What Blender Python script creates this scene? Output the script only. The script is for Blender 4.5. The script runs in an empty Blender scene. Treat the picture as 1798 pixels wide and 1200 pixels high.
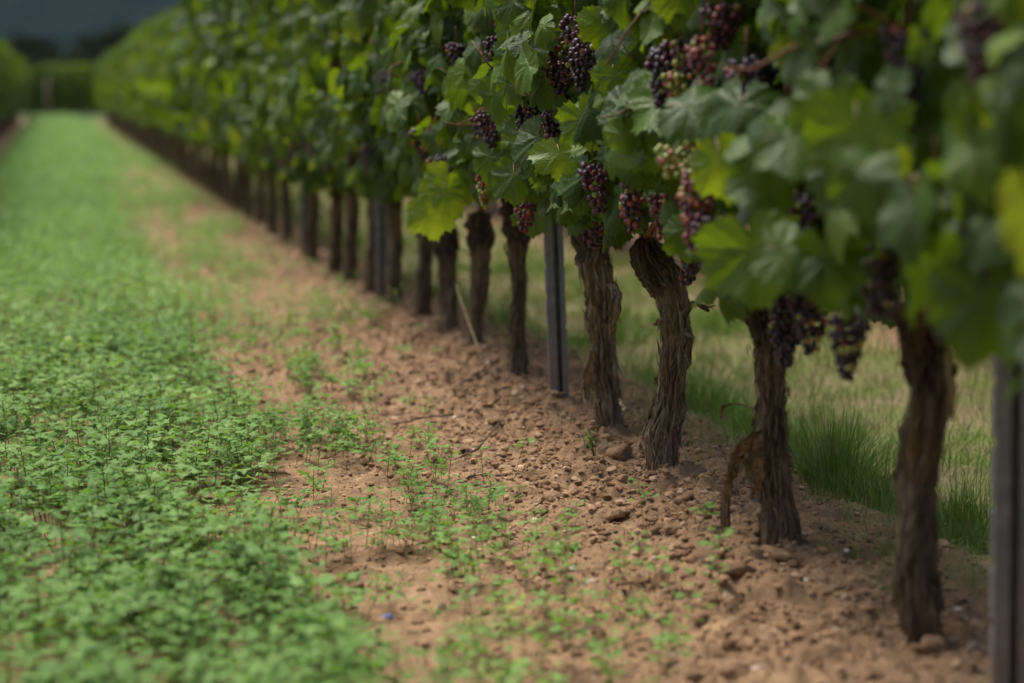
import bpy, bmesh, math, random
import numpy as np
from mathutils import Vector, Matrix

# ------------------------------------------------------------------ camera, sky, sun, exposure
sc = bpy.context.scene
COL = sc.collection
YAW, PITCH, FPX = math.radians(10.6065), math.radians(5.7841), 4245.0
EYE = np.array([0.0, 0.0, 1.0])
cam = bpy.data.cameras.new('camera')
co = bpy.data.objects.new('camera', cam)
COL.objects.link(co)
cam.sensor_width = 36.0
cam.lens = 85.0
cam.clip_start = 0.05
cam.clip_end = 12000
co.location = EYE
co.rotation_euler = (math.pi / 2 - PITCH, 0, -YAW)
cam.dof.use_dof = True
cam.dof.focus_distance = 6.3
cam.dof.aperture_fstop = 2.0
cam.dof.aperture_blades = 9
sc.camera = co

world = bpy.data.worlds.new('World')
sc.world = world
world.use_nodes = True
wn = world.node_tree.nodes
sky = wn.new('ShaderNodeTexSky')
sky.sky_type = 'NISHITA'
sky.sun_disc = False
SUN_EL, SUN_AZ = math.radians(66), math.radians(-38)      # azimuth from +Y, negative = to the left
sky.sun_elevation = SUN_EL
sky.sun_rotation = SUN_AZ
sky.air_density = 1.0
sky.dust_density = 8.0
sky.ozone_density = 1.0
bg = wn['Background']
bg.inputs['Strength'].default_value = 0.095
world.node_tree.links.new(sky.outputs[0], bg.inputs['Color'])

sun = bpy.data.lights.new('sun', 'SUN')
sun.energy = 2.7
sun.angle = math.radians(28)
sun.color = (1.0, 0.95, 0.87)
so = bpy.data.objects.new('sun', sun)
COL.objects.link(so)
sd = Vector((math.sin(SUN_AZ) * math.cos(SUN_EL), math.cos(SUN_AZ) * math.cos(SUN_EL), math.sin(SUN_EL)))
so.rotation_euler = sd.to_track_quat('Z', 'Y').to_euler()

sc.view_settings.view_transform = 'Standard'
sc.view_settings.look = 'None'
sc.view_settings.exposure = 0.55
sc.view_settings.gamma = 1.0
sc.render.engine = 'CYCLES'
sc.cycles.use_denoising = True
sc.cycles.max_bounces = 7
sc.cycles.diffuse_bounces = 4
sc.cycles.glossy_bounces = 2
sc.cycles.transmission_bounces = 4
sc.cycles.volume_bounces = 0
sc.cycles.caustics_reflective = False
sc.cycles.caustics_refractive = False

# ------------------------------------------------------------------ pixel -> place (for reading positions off the photograph)
_f = np.array([math.sin(YAW) * math.cos(PITCH), math.cos(YAW) * math.cos(PITCH), -math.sin(PITCH)])
_r = np.array([math.cos(YAW), -math.sin(YAW), 0.0])
_u = np.cross(_r, _f)

def ray(px, py):
    return _f * FPX + _r * (px - 899) + _u * (600 - py)

def on_plane_x(px, py, x):                 # the point at lateral distance x
    d = ray(px, py)
    return EYE + d * (x / d[0])

HAZE = .00005
# ------------------------------------------------------------------ noise
def _hash(ix, iy, iz, s):
    h = (ix * 374761393 + iy * 668265263 + iz * 1274126177 + s * 362437) & 0xFFFFFFFF
    h = ((h ^ (h >> 13)) * 1274126177) & 0xFFFFFFFF
    h = ((h ^ (h >> 16)) * 2246822519) & 0xFFFFFFFF
    return ((h ^ (h >> 15)) & 0xFFFFFF) / float(0xFFFFFF)

def vnoise(x, y, z=0.0, s=0):
    x, y, z = np.broadcast_arrays(np.asarray(x, float), y, z)
    xi, yi, zi = np.floor(x).astype(np.int64), np.floor(y).astype(np.int64), np.floor(z).astype(np.int64)
    fx, fy, fz = x - xi, y - yi, z - zi
    fx, fy, fz = [t * t * (3 - 2 * t) for t in (fx, fy, fz)]
    out = 0
    for dx in (0, 1):
        for dy in (0, 1):
            for dz in (0, 1):
                w = (fx if dx else 1 - fx) * (fy if dy else 1 - fy) * (fz if dz else 1 - fz)
                out = out + w * _hash(xi + dx, yi + dy, zi + dz, s)
    return out * 2 - 1

def fbm(x, y, z=0.0, s=0, o=4, g=.5):
    a, t, f = 1.0, 0, 1.0
    for i in range(o):
        t = t + a * vnoise(x * f, y * f, z * f if not np.isscalar(z) or z else 0.0, s + i)
        a *= g
        f *= 2.03
    return t

def worley(x, y, s=0):
    xi, yi = np.floor(x).astype(np.int64), np.floor(y).astype(np.int64)
    d1 = np.full(x.shape, 9.0)
    d2 = np.full(x.shape, 9.0)
    hv = np.zeros(x.shape)
    for dx in (-1, 0, 1):
        for dy in (-1, 0, 1):
            cx, cy = xi + dx, yi + dy
            px = cx + _hash(cx, cy, 0 * cx, s)
            py = cy + _hash(cx, cy, 0 * cx, s + 7)
            d = (px - x) ** 2 + (py - y) ** 2
            n = d < d1
            d2 = np.where(n, d1, np.minimum(d2, d))
            hv = np.where(n, _hash(cx, cy, 0 * cx, s + 13), hv)
            d1 = np.where(n, d, d1)
    return np.sqrt(d1), np.sqrt(d2), hv

def sstep(a, b, x):
    t = np.clip((x - a) / (b - a), 0, 1)
    return t * t * (3 - 2 * t)

# ------------------------------------------------------------------ terrain
ROW = 1.58
LEFT = -1.32
NEXT = 3.72
GY = [-50, 3, 4.2, 5.2, 6.2, 6.9, 7.6, 9.2, 9.9, 11.5, 13.3, 15.6, 20, 30, 50, 80, 120, 400, 4000]
GZ = [-.065, -.068, -.066, -.050, -.046, -.030, -.034, -.018, -.018, -.052, -.068, -.082, -.07, -.04, 0, .07, .1, .1, .1]

def ground(x, y, fine=True):
    x = np.asarray(x, float)
    y = np.asarray(y, float)
    z = np.interp(y, GY, GZ)
    for rx, hgt in ((ROW, .035), (LEFT, .03), (NEXT, .03), (NEXT + 2.3, .03), (LEFT - 2.3, .03)):
        z = z + hgt * np.exp(-((x - rx) / .28) ** 2)
    z = z - .06 * sstep(1.8, 2.3, x) * (1 - sstep(3.2, 3.6, x))
    z = z + .015 * vnoise(x * 2.1, y * 1.3, 0, 3)
    if fine:
        soil = sstep(.45, .85, x) * (1 - sstep(1.9, 2.2, x))
        rough = .25 + .75 * soil * (.55 + .45 * sstep(.75, 1.25, x))
        near = 1 - sstep(16, 26, y)
        w1, w2, h = worley(x * 11 + .6 * vnoise(x * 9, y * 9, 0, 5), y * 9 + .6 * vnoise(x * 9, y * 9, 0, 6), 2)
        edge_ = np.clip((w2 - w1) * 2.2, 0, 1)
        clod = (h > .5) * edge_ ** .5 * (h - .35) * .045 * (1 + .5 * fbm(x * 30, y * 26, 0, 60, 2))
        ridge = .022 * np.abs(fbm(x * 5.5, y * 3.2, 0, 66, 3)) * sstep(1.05, 1.3, x) * soil
        v1, v2, g = worley(x * 34, y * 28, 9)
        crumb = np.clip(1 - v1 * 1.4, 0, 1) ** .7 * g * .008
        n = .011 * fbm(x * 9, y * 7, 0, 20, 3) + .0060 * fbm(x * 42, y * 36, 0, 30, 3)
        z = z + near * (ridge + rough * (clod + n) + (.35 + .65 * soil) * crumb)
        # pressed flat seed bed with furrow cracks beside the cover crop
    return z

# ------------------------------------------------------------------ mesh building
def make(name, V, F, mats, parent=None, attrs=None, mi=None, smooth=True, loc=None, link=True):
    V = np.asarray(V, np.float32)
    F = np.asarray(F, np.int32)
    me = bpy.data.meshes.new(name)
    me.vertices.add(len(V))
    me.vertices.foreach_set('co', V.ravel())
    k = F.shape[1]
    me.loops.add(F.size)
    me.loops.foreach_set('vertex_index', F.ravel())
    me.polygons.add(len(F))
    me.polygons.foreach_set('loop_start', np.arange(0, F.size, k, dtype=np.int32))
    me.polygons.foreach_set('loop_total', np.full(len(F), k, np.int32))
    if mi is not None:
        me.polygons.foreach_set('material_index', np.asarray(mi, np.int32))
    me.update(calc_edges=True)
    me.polygons.foreach_set('use_smooth', np.full(len(F), smooth))
    for a, (typ, d) in (attrs or {}).items():
        at = me.attributes.new(a, typ, 'POINT')
        at.data.foreach_set('value' if typ == 'FLOAT' else 'vector', np.asarray(d, np.float32).ravel())
    for m in (mats if isinstance(mats, (list, tuple)) else [mats]):
        me.materials.append(m)
    o = bpy.data.objects.new(name, me)
    if link:
        COL.objects.link(o)
    if parent is not None:
        o.parent = parent
    if loc is not None:
        o.location = loc
    return o

def tag(o, label=None, cat=None, group=None, kind=None):
    for k, v in (('label', label), ('category', cat), ('group', group), ('kind', kind)):
        if v:
            o[k] = v
    return o

def empty(name, loc, rz=0.0):
    o = bpy.data.objects.new(name, None)
    o.empty_display_size = .1
    COL.objects.link(o)
    o.location = loc
    o.rotation_euler = (0, 0, rz)
    return o

def copy_tree(o, parent=None):
    c = o.copy()
    COL.objects.link(c)
    if parent is not None:
        c.parent = parent
    for ch in [k for k in KIDS.get(o.name, [])]:
        copy_tree(ch, c)
    return c

KIDS = {}

def kid(parent, o):
    KIDS.setdefault(parent.name, []).append(o)
    return o

class Acc:                                  # gathers triangles with per-vertex attributes
    def __init__(s):
        s.V, s.F, s.A, s.B, s.M, s.n = [], [], [], [], [], 0
    def add(s, V, F, a=None, b=None, m=0):
        V = np.asarray(V, float)
        F = np.asarray(F, int)
        if F.shape[1] == 4:
            F = np.vstack([F[:, [0, 1, 2]], F[:, [0, 2, 3]]])
        s.V.append(V)
        s.F.append(F + s.n)
        s.A.append(np.zeros(len(V)) + (0 if a is None else a))
        s.B.append(np.zeros((len(V), 3)) if b is None else b)
        s.M.append(np.full(len(F), m))
        s.n += len(V)
    def build(s, name, mats, parent=None, off=None, smooth=True, loc=None):
        V = np.vstack(s.V)
        if off is not None:
            V = V - np.asarray(off)
        o = make(name, V, np.vstack(s.F), mats, parent, {'rnd': ('FLOAT', np.concatenate(s.A)), 'luv': ('FLOAT_VECTOR', np.vstack(s.B))},
                 np.concatenate(s.M), smooth, loc)
        if parent is not None:
            kid(parent, o)
        return o

def tube(pts, rad, n=6, cap=True):
    pts = np.asarray(pts, float)
    rad = np.broadcast_to(np.asarray(rad, float), (len(pts),))
    t = np.gradient(pts, axis=0)
    t /= np.linalg.norm(t, axis=1)[:, None] + 1e-9
    a = np.array([0, 0, 1.0]) if abs(t[0][2]) < .9 else np.array([1.0, 0, 0])
    V = []
    for p, d, r in zip(pts, t, rad):
        u = np.cross(d, a)
        u /= np.linalg.norm(u) + 1e-9
        v = np.cross(d, u)
        a = a - d * (a @ d) if abs(a @ d) < .95 else u
        th = np.arange(n) * 2 * math.pi / n
        V.append(p + r * (np.cos(th)[:, None] * u + np.sin(th)[:, None] * v))
    m = len(pts)
    i, j = np.meshgrid(np.arange(m - 1), np.arange(n), indexing='ij')
    i, j = i.ravel(), j.ravel()
    F = np.stack([i * n + j, i * n + (j + 1) % n, (i + 1) * n + (j + 1) % n, (i + 1) * n + j], 1)
    V = np.vstack(V)
    F3 = np.vstack([F[:, [0, 1, 2]], F[:, [0, 2, 3]]])
    if cap:
        V = np.vstack([V, pts[0], pts[-1]])
        c0, c1 = len(V) - 2, len(V) - 1
        k = np.arange(n)
        F3 = np.vstack([F3, np.stack([k * 0 + c0, (k + 1) % n, k], 1), np.stack([k * 0 + c1, (m - 1) * n + k, (m - 1) * n + (k + 1) % n], 1)])
    return V, F3

def ribbon(pts, width, wdir, taper=True):   # thin strip
    pts = np.asarray(pts, float)
    m = len(pts)
    w = np.asarray(width) * (np.sqrt(np.clip(1 - np.linspace(-.75, 1, m) ** 2, 0.02, 1)) if taper else np.ones(m))
    wdir = np.asarray(wdir, float) / np.linalg.norm(wdir)
    V = np.vstack([pts - wdir * w[:, None] / 2, pts + wdir * w[:, None] / 2])
    k = np.arange(m - 1)
    return V, np.stack([k, k + 1, m + k + 1, m + k], 1)

def ico(sub):
    bm = bmesh.new()
    bmesh.ops.create_icosphere(bm, subdivisions=sub, radius=1)
    V = np.array([v.co[:] for v in bm.verts])
    F = np.array([[v.index for v in f.verts] for f in bm.faces])
    bm.free()
    return V, F

ICO = {k: ico(k) for k in (1, 2, 3)}

def frames(N, T):
    N = N / (np.linalg.norm(N, axis=1)[:, None] + 1e-9)
    T = T - N * (T * N).sum(1)[:, None]
    T = T / (np.linalg.norm(T, axis=1)[:, None] + 1e-9)
    return np.cross(T, N), T, N

# ------------------------------------------------------------------ materials
def mat(name):
    m = bpy.data.materials.new(name)
    m.use_nodes = True
    nt = m.node_tree
    return m, nt, nt.nodes['Principled BSDF']

def nd(nt, t, **kw):
    n = nt.nodes.new('ShaderNode' + t)
    for k, v in kw.items():
        if k.startswith('i_'):
            k = k[2:]
            n.inputs[int(k) if k.isdigit() else k.replace('_', ' ')].default_value = v
        else:
            setattr(n, k, v)
    return n

def L(nt, a, b):
    nt.links.new(a, b)

def math_(nt, op, a, b=None, clamp=False):
    n = nt.nodes.new('ShaderNodeMath')
    n.operation = op
    n.use_clamp = clamp
    for i, v in enumerate((a, b)):
        if v is None:
            continue
        if isinstance(v, (int, float)):
            n.inputs[i].default_value = v
        else:
            L(nt, v, n.inputs[i])
    return n.outputs[0]

def ramp(nt, fac, stops, interp='LINEAR'):
    r = nt.nodes.new('ShaderNodeValToRGB')
    r.color_ramp.interpolation = interp
    el = r.color_ramp.elements
    while len(el) < len(stops):
        el.new(.5)
    for e, (p, c) in zip(el, stops):
        e.position = p
        e.color = (*c, 1)
    L(nt, fac, r.inputs[0])
    return r.outputs[0]

def mix(nt, fac, a, b, typ='MIX'):
    n = nt.nodes.new('ShaderNodeMix')
    n.data_type = 'RGBA'
    n.blend_type = typ
    for s, v in ((n.inputs['Factor'], fac), (n.inputs['A'], a), (n.inputs['B'], b)):
        if isinstance(v, (int, float)):
            s.default_value = v
        elif isinstance(v, tuple):
            s.default_value = (*v, 1)
        else:
            L(nt, v, s)
    return n.outputs['Result']

def noise(nt, vec, scale, detail=4, rough=.55):
    n = nd(nt, 'TexNoise')
    n.inputs['Scale'].default_value = scale
    n.inputs['Detail'].default_value = detail
    n.inputs['Roughness'].default_value = rough
    L(nt, vec, n.inputs['Vector'])
    return n.outputs['Fac']

def attr(nt, name, out='Fac'):
    n = nd(nt, 'Attribute', attribute_name=name)
    return n.outputs[out]

def finish_leaf(nt, p, col, trans_col, fac, bump=None):
    L(nt, col, p.inputs['Base Color'])
    tr = nd(nt, 'BsdfTranslucent')
    L(nt, trans_col, tr.inputs['Color'])
    ms = nd(nt, 'MixShader')
    ms.inputs[0].default_value = fac
    L(nt, p.outputs[0], ms.inputs[1])
    L(nt, tr.outputs[0], ms.inputs[2])
    L(nt, ms.outputs[0], nt.nodes['Material Output'].inputs['Surface'])
    if bump is not None:
        L(nt, bump, p.inputs['Normal'])
        L(nt, bump, tr.inputs['Normal'])

def leaf_material(name, veins=True):
    m, nt, p = mat(name)
    rnd = attr(nt, 'rnd')
    luv = attr(nt, 'luv', 'Vector')
    sep = nd(nt, 'SeparateXYZ')
    L(nt, luv, sep.inputs[0])
    top = ramp(nt, rnd, [(0, (.019, .054, .004)), (.35, (.043, .108, .006)), (.65, (.082, .175, .009)), (.9, (.14, .245, .018)), (1, (.18, .26, .03))])
    tcol = ramp(nt, rnd, [(0, (.09, .17, .004)), (.5, (.19, .31, .006)), (.85, (.30, .43, .008)), (1, (.36, .46, .02))])
    blot = noise(nt, luv, 3.0, 4)
    top = mix(nt, math_(nt, 'MULTIPLY', blot, .5), top, (.03, .075, .02))
    bump_out = None
    if veins:
        x = math_(nt, 'ABSOLUTE', sep.outputs[0])
        y = sep.outputs[1]
        r = nd(nt, 'VectorMath', operation='LENGTH')
        L(nt, luv, r.inputs[0])
        th = math_(nt, 'ARCTAN2', x, y)
        step = math.radians(52)
        k = math_(nt, 'ROUND', math_(nt, 'DIVIDE', th, step))
        k = math_(nt, 'MINIMUM', k, 2.0)
        d = math_(nt, 'SUBTRACT', th, math_(nt, 'MULTIPLY', k, step))
        along = math_(nt, 'MULTIPLY', r.outputs['Value'], math_(nt, 'COSINE', d))
        perp = math_(nt, 'ABSOLUTE', math_(nt, 'MULTIPLY', r.outputs['Value'], math_(nt, 'SINE', d)))
        main = math_(nt, 'SUBTRACT', 1.0, math_(nt, 'DIVIDE', perp, .016), True)
        q = math_(nt, 'SUBTRACT', along, math_(nt, 'MULTIPLY', perp, .95))
        fr = math_(nt, 'FRACT', math_(nt, 'MULTIPLY', q, 7.0))
        tri = math_(nt, 'ABSOLUTE', math_(nt, 'SUBTRACT', fr, .5))
        sec = math_(nt, 'MULTIPLY', math_(nt, 'SUBTRACT', 1.0, math_(nt, 'DIVIDE', tri, .07), True), .6)
        vein = math_(nt, 'MAXIMUM', main, sec)
        top = mix(nt, math_(nt, 'MULTIPLY', vein, .30), top, (.11, .16, .04))
        tcol = mix(nt, math_(nt, 'MULTIPLY', vein, .5), tcol, (.45, .55, .12))
        h = math_(nt, 'ADD', math_(nt, 'MULTIPLY', math_(nt, 'MINIMUM', tri, .3), .75), math_(nt, 'MULTIPLY', noise(nt, luv, 11, 4), 1.5))
        h = math_(nt, 'SUBTRACT', h, math_(nt, 'MULTIPLY', main, .5))
        b = nd(nt, 'Bump')
        b.inputs['Strength'].default_value = .6
        b.inputs['Distance'].default_value = .003
        L(nt, h, b.inputs['Height'])
        bump_out = b.outputs[0]
    # brown specks and dry patches with a shape of their own
    off = nd(nt, 'VectorMath', operation='ADD')
    L(nt, luv, off.inputs[0])
    cmb = nd(nt, 'CombineXYZ')
    L(nt, math_(nt, 'MULTIPLY', rnd, 57.0), cmb.inputs[2])
    L(nt, cmb.outputs[0], off.inputs[1])
    sp = noise(nt, off.outputs[0], 4.5, 3)
    top = mix(nt, math_(nt, 'MULTIPLY', math_(nt, 'GREATER_THAN', sp, .715), .8), top, (.16, .10, .04))
    geo = nd(nt, 'NewGeometry')
    col = mix(nt, geo.outputs['Backfacing'], top, mix(nt, .6, top, (.13, .19, .075)))
    finish_leaf(nt, p, col, tcol, .38, bump_out)
    L(nt, math_(nt, 'ADD', .40, math_(nt, 'MULTIPLY', geo.outputs['Backfacing'], .4)), p.inputs['Roughness'])
    p.inputs['Specular IOR Level'].default_value = .36
    return m

M = {}
M['leaf'] = leaf_material('vine_leaf')
M['leaf_far'] = leaf_material('vine_leaf_distant', False)

def seedling_material():
    m, nt, p = mat('seedling_leaf')
    rnd = attr(nt, 'rnd')
    c = ramp(nt, rnd, [(0, (.075, .165, .038)), (.5, (.170, .315, .080)), (.85, (.285, .435, .125)), (.96, (.37, .46, .11)), (1, (.55, .40, .05))])
    t = ramp(nt, rnd, [(0, (.16, .36, .05)), (.85, (.32, .52, .08)), (1, (.6, .5, .08))])
    finish_leaf(nt, p, c, t, .34)
    p.inputs['Specular IOR Level'].default_value = .2
    p.inputs['Roughness'].default_value = .55
    return m
M['seedling'] = seedling_material()

def plain(name, stops, rough=.7, scale=20, spec=.3, bumpd=0.0, coords='Object', stretch=None, useattr=False):
    m, nt, p = mat(name)
    tc = nd(nt, 'TexCoord')
    v = tc.outputs[coords]
    if stretch:
        mp = nd(nt, 'Mapping')
        mp.inputs['Scale'].default_value = stretch
        L(nt, v, mp.inputs['Vector'])
        v = mp.outputs[0]
    n = noise(nt, v, scale, 5)
    n = math_(nt, 'MULTIPLY', math_(nt, 'SUBTRACT', n, .25), 2.0, True)
    if useattr:
        n = math_(nt, 'ADD', math_(nt, 'MULTIPLY', n, .35), math_(nt, 'MULTIPLY', attr(nt, 'rnd'), .65))
    L(nt, ramp(nt, n, stops), p.inputs['Base Color'])
    p.inputs['Roughness'].default_value = rough
    p.inputs['Specular IOR Level'].default_value = spec
    if bumpd:
        b = nd(nt, 'Bump')
        b.inputs['Strength'].default_value = .8
        b.inputs['Distance'].default_value = bumpd
        L(nt, noise(nt, v, scale * 3, 5), b.inputs['Height'])
        L(nt, b.outputs[0], p.inputs['Normal'])
    return m

M['stem'] = plain('seedling_stem', [(0, (.10, .05, .03)), (.6, (.16, .17, .05)), (1, (.20, .26, .07))], useattr=True)
M['cane'] = plain('vine_cane', [(0, (.07, .028, .012)), (.6, (.14, .055, .02)), (1, (.22, .11, .04))], .5, 30, .4, .001)
M['petiole'] = plain('leaf_stalk', [(0, (.20, .05, .03)), (1, (.22, .20, .05))], .5, 15, .4)
M['oldwood'] = plain('dead_twig', [(0, (.05, .035, .028)), (.6, (.11, .075, .055)), (1, (.19, .14, .10))], .8, 40, .2, .001)
M['grass'] = plain('grass_blade', [(0, (.09, .20, .02)), (.3, (.18, .31, .045)), (.5, (.22, .32, .06)), (.7, (.26, .235, .11)), (1, (.36, .30, .18))], .6, 6, .3, useattr=True)
M['deadleaf'] = plain('withered_leaf', [(0, (.09, .045, .03)), (1, (.20, .10, .06))], .8, 60, .2, .002)
M['redleaf'] = plain('red_withered_leaf', [(0, (.16, .03, .02)), (1, (.30, .08, .05))], .8, 60, .2, .002)
M['blue'] = plain('blue_plastic', [(0, (.005, .07, .38)), (1, (.01, .11, .50))], .35, 60, .5)
M['crown'] = plain('tree_foliage', [(0, (.016, .032, .012)), (1, (.04, .06, .02))], .8, .6, .1, useattr=True)
M['wood'] = plain('tree_wood', [(0, (.05, .04, .03)), (1, (.10, .08, .06))], .9, 3, .1)

def bark_material():
    m, nt, p = mat('vine_bark')
    tc = nd(nt, 'TexCoord')
    luv = attr(nt, 'luv', 'Vector')                # x,y round the trunk, z along it
    def st(sx, sz):
        mp = nd(nt, 'Mapping')
        mp.inputs['Scale'].default_value = (sx, sx, sz)
        L(nt, luv, mp.inputs['Vector'])
        return mp.outputs[0]
    fib = noise(nt, st(95, 9), 1.0, 5, .65)
    pat = noise(nt, st(16, 12), 1.0, 3)
    fine = noise(nt, st(260, 26), 1.0, 3)
    c = ramp(nt, fib, [(.30, (.024, .018, .013)), (.41, (.12, .092, .064)), (.53, (.27, .218, .155)), (.70, (.48, .41, .30))])
    c = mix(nt, math_(nt, 'MULTIPLY', math_(nt, 'SUBTRACT', pat, .42, True), 2.2, True), c, mix(nt, fib, (.07, .060, .028), (.42, .37, .20)))
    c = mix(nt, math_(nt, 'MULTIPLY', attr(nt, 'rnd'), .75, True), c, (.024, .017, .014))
    # soil splashed on the foot
    sep = nd(nt, 'SeparateXYZ')
    L(nt, luv, sep.inputs[0])
    foot = math_(nt, 'SUBTRACT', 1.0, math_(nt, 'DIVIDE', sep.outputs[2], .22), True)
    c = mix(nt, math_(nt, 'MULTIPLY', foot, math_(nt, 'ADD', .25, math_(nt, 'MULTIPLY', pat, .6))), c, (.26, .16, .10))
    L(nt, c, p.inputs['Base Color'])
    p.inputs['Roughness'].default_value = .9
    p.inputs['Specular IOR Level'].default_value = .15
    b = nd(nt, 'Bump')
    b.inputs['Strength'].default_value = 1.0
    b.inputs['Distance'].default_value = .004
    L(nt, math_(nt, 'ADD', fib, math_(nt, 'MULTIPLY', fine, .5)), b.inputs['Height'])
    L(nt, b.outputs[0], p.inputs['Normal'])
    return m
M['bark'] = bark_material()

def grape_material():
    m, nt, p = mat('grape_skin')
    tc = nd(nt, 'TexCoord')
    c = ramp(nt, attr(nt, 'rnd'), [(0, (.20, .27, .05)), (.12, (.30, .30, .07)), (.22, (.36, .13, .06)), (.35, (.22, .035, .04)), (.55, (.085, .014, .035)), (.8, (.035, .010, .028)), (1, (.014, .010, .028))])
    n = noise(nt, tc.outputs['Object'], 90, 4)
    c = mix(nt, math_(nt, 'MULTIPLY', math_(nt, 'SUBTRACT', n, .45, True), .9, True), c, (.16, .13, .19))
    L(nt, c, p.inputs['Base Color'])
    p.inputs['Roughness'].default_value = .38
    p.inputs['Specular IOR Level'].default_value = .5
    return m
M['grape'] = grape_material()

def steel_material():
    m, nt, p = mat('galvanised_steel')
    tc = nd(nt, 'TexCoord')
    v = tc.outputs['Object']
    n = noise(nt, v, 45, 4)
    c = ramp(nt, n, [(.3, (.13, .175, .205)), (.55, (.195, .25, .29)), (.8, (.30, .345, .38))])
    mp = nd(nt, 'Mapping')
    mp.inputs['Scale'].default_value = (60, 60, 3)
    L(nt, v, mp.inputs['Vector'])
    c = mix(nt, math_(nt, 'MULTIPLY', noise(nt, mp.outputs[0], 1, 4), .4), c, (.12, .125, .13))
    sep = nd(nt, 'SeparateXYZ')
    L(nt, v, sep.inputs[0])
    f = math_(nt, 'SUBTRACT', 1.0, math_(nt, 'DIVIDE', sep.outputs[2], .34), True)
    n2 = noise(nt, v, 22, 5)
    f = math_(nt, 'MULTIPLY', f, math_(nt, 'MULTIPLY', math_(nt, 'SUBTRACT', n2, .2, True), 2.6), True)
    c = mix(nt, f, c, (.27, .18, .115))
    L(nt, c, p.inputs['Base Color'])
    L(nt, math_(nt, 'SUBTRACT', .35, f, True), p.inputs['Metallic'])
    L(nt, math_(nt, 'ADD', .42, math_(nt, 'MULTIPLY', f, .45)), p.inputs['Roughness'])
    return m
M['steel'] = steel_material()

def soil_material():
    m, nt, p = mat('soil')
    tc = nd(nt, 'TexCoord')
    v = tc.outputs['Object']
    big = noise(nt, v, 2.2, 3)
    mid = noise(nt, v, 17, 5, .62)
    fin = noise(nt, v, 120, 4, .65)
    c = ramp(nt, mid, [(.30, (.085, .045, .022)), (.45, (.20, .113, .055)), (.58, (.34, .208, .108)), (.76, (.55, .385, .23))])
    c = mix(nt, math_(nt, 'MULTIPLY', math_(nt, 'SUBTRACT', big, .4, True), 1.3, True), c, mix(nt, mid, (.12, .060, .030), (.37, .225, .120)))
    c = mix(nt, .45, c, mix(nt, fin, (.09, .052, .03), (.56, .40, .26)))
    # beyond the vine row: dead grass thatch and moss over the soil
    sep = nd(nt, 'SeparateXYZ')
    L(nt, v, sep.inputs[0])
    x = math_(nt, 'ADD', sep.outputs[0], math_(nt, 'MULTIPLY', math_(nt, 'SUBTRACT', big, .5), .9))
    g = math_(nt, 'MULTIPLY', math_(nt, 'SUBTRACT', x, 1.85), 4.0, True)
    g2 = math_(nt, 'SUBTRACT', 1.0, math_(nt, 'MULTIPLY', math_(nt, 'SUBTRACT', x, 3.35), 4.0, True))
    g = math_(nt, 'MULTIPLY', g, g2)
    th = mix(nt, math_(nt, 'MULTIPLY', math_(nt, 'SUBTRACT', noise(nt, v, 3.5, 4), .4, True), 4, True), (.20, .165, .09), (.13, .18, .045))
    c = mix(nt, math_(nt, 'MULTIPLY', g, .85), c, th)
    # far meadow
    far = math_(nt, 'MULTIPLY', math_(nt, 'SUBTRACT', sep.outputs[1], 92.0), .2, True)
    c = mix(nt, far, c, (.05, .085, .03))
    L(nt, c, p.inputs['Base Color'])
    p.inputs['Roughness'].default_value = .95
    p.inputs['Specular IOR Level'].default_value = .15
    b = nd(nt, 'Bump')
    b.inputs['Strength'].default_value = 1.0
    b.inputs['Distance'].default_value = .014
    L(nt, math_(nt, 'ADD', mid, math_(nt, 'MULTIPLY', fin, .5)), b.inputs['Height'])
    L(nt, b.outputs[0], p.inputs['Normal'])
    return m
M['soil'] = soil_material()

def stone_material():
    m, nt, p = mat('stone')
    tc = nd(nt, 'TexCoord')
    c = ramp(nt, attr(nt, 'rnd'), [(0, (.11, .066, .036)), (.35, (.21, .126, .066)), (.65, (.37, .232, .13)), (.86, (.54, .38, .24)), (.95, (.58, .46, .36)), (1, (.80, .74, .62))])
    n = noise(nt, tc.outputs['Object'], 55, 5)
    c = mix(nt, math_(nt, 'MULTIPLY', math_(nt, 'SUBTRACT', n, .38, True), 2.0, True), c, (.25, .155, .10))
    L(nt, c, p.inputs['Base Color'])
    p.inputs['Roughness'].default_value = .9
    p.inputs['Specular IOR Level'].default_value = .2
    b = nd(nt, 'Bump')
    b.inputs['Strength'].default_value = .7
    b.inputs['Distance'].default_value = .003
    L(nt, noise(nt, tc.outputs['Object'], 140, 4), b.inputs['Height'])
    L(nt, b.outputs[0], p.inputs['Normal'])
    return m
M['stone'] = stone_material()

def hill_material():
    m, nt, p = mat('forested_hill')
    tc = nd(nt, 'TexCoord')
    v = tc.outputs['Object']
    n = noise(nt, v, .02, 6, .65)
    c = ramp(nt, n, [(.35, (.006, .010, .006)), (.6, (.014, .020, .012)), (.8, (.03, .034, .02))])
    L(nt, c, p.inputs['Base Color'])
    p.inputs['Roughness'].default_value = 1
    p.inputs['Specular IOR Level'].default_value = 0
    return m
M['hill'] = hill_material()

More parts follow.
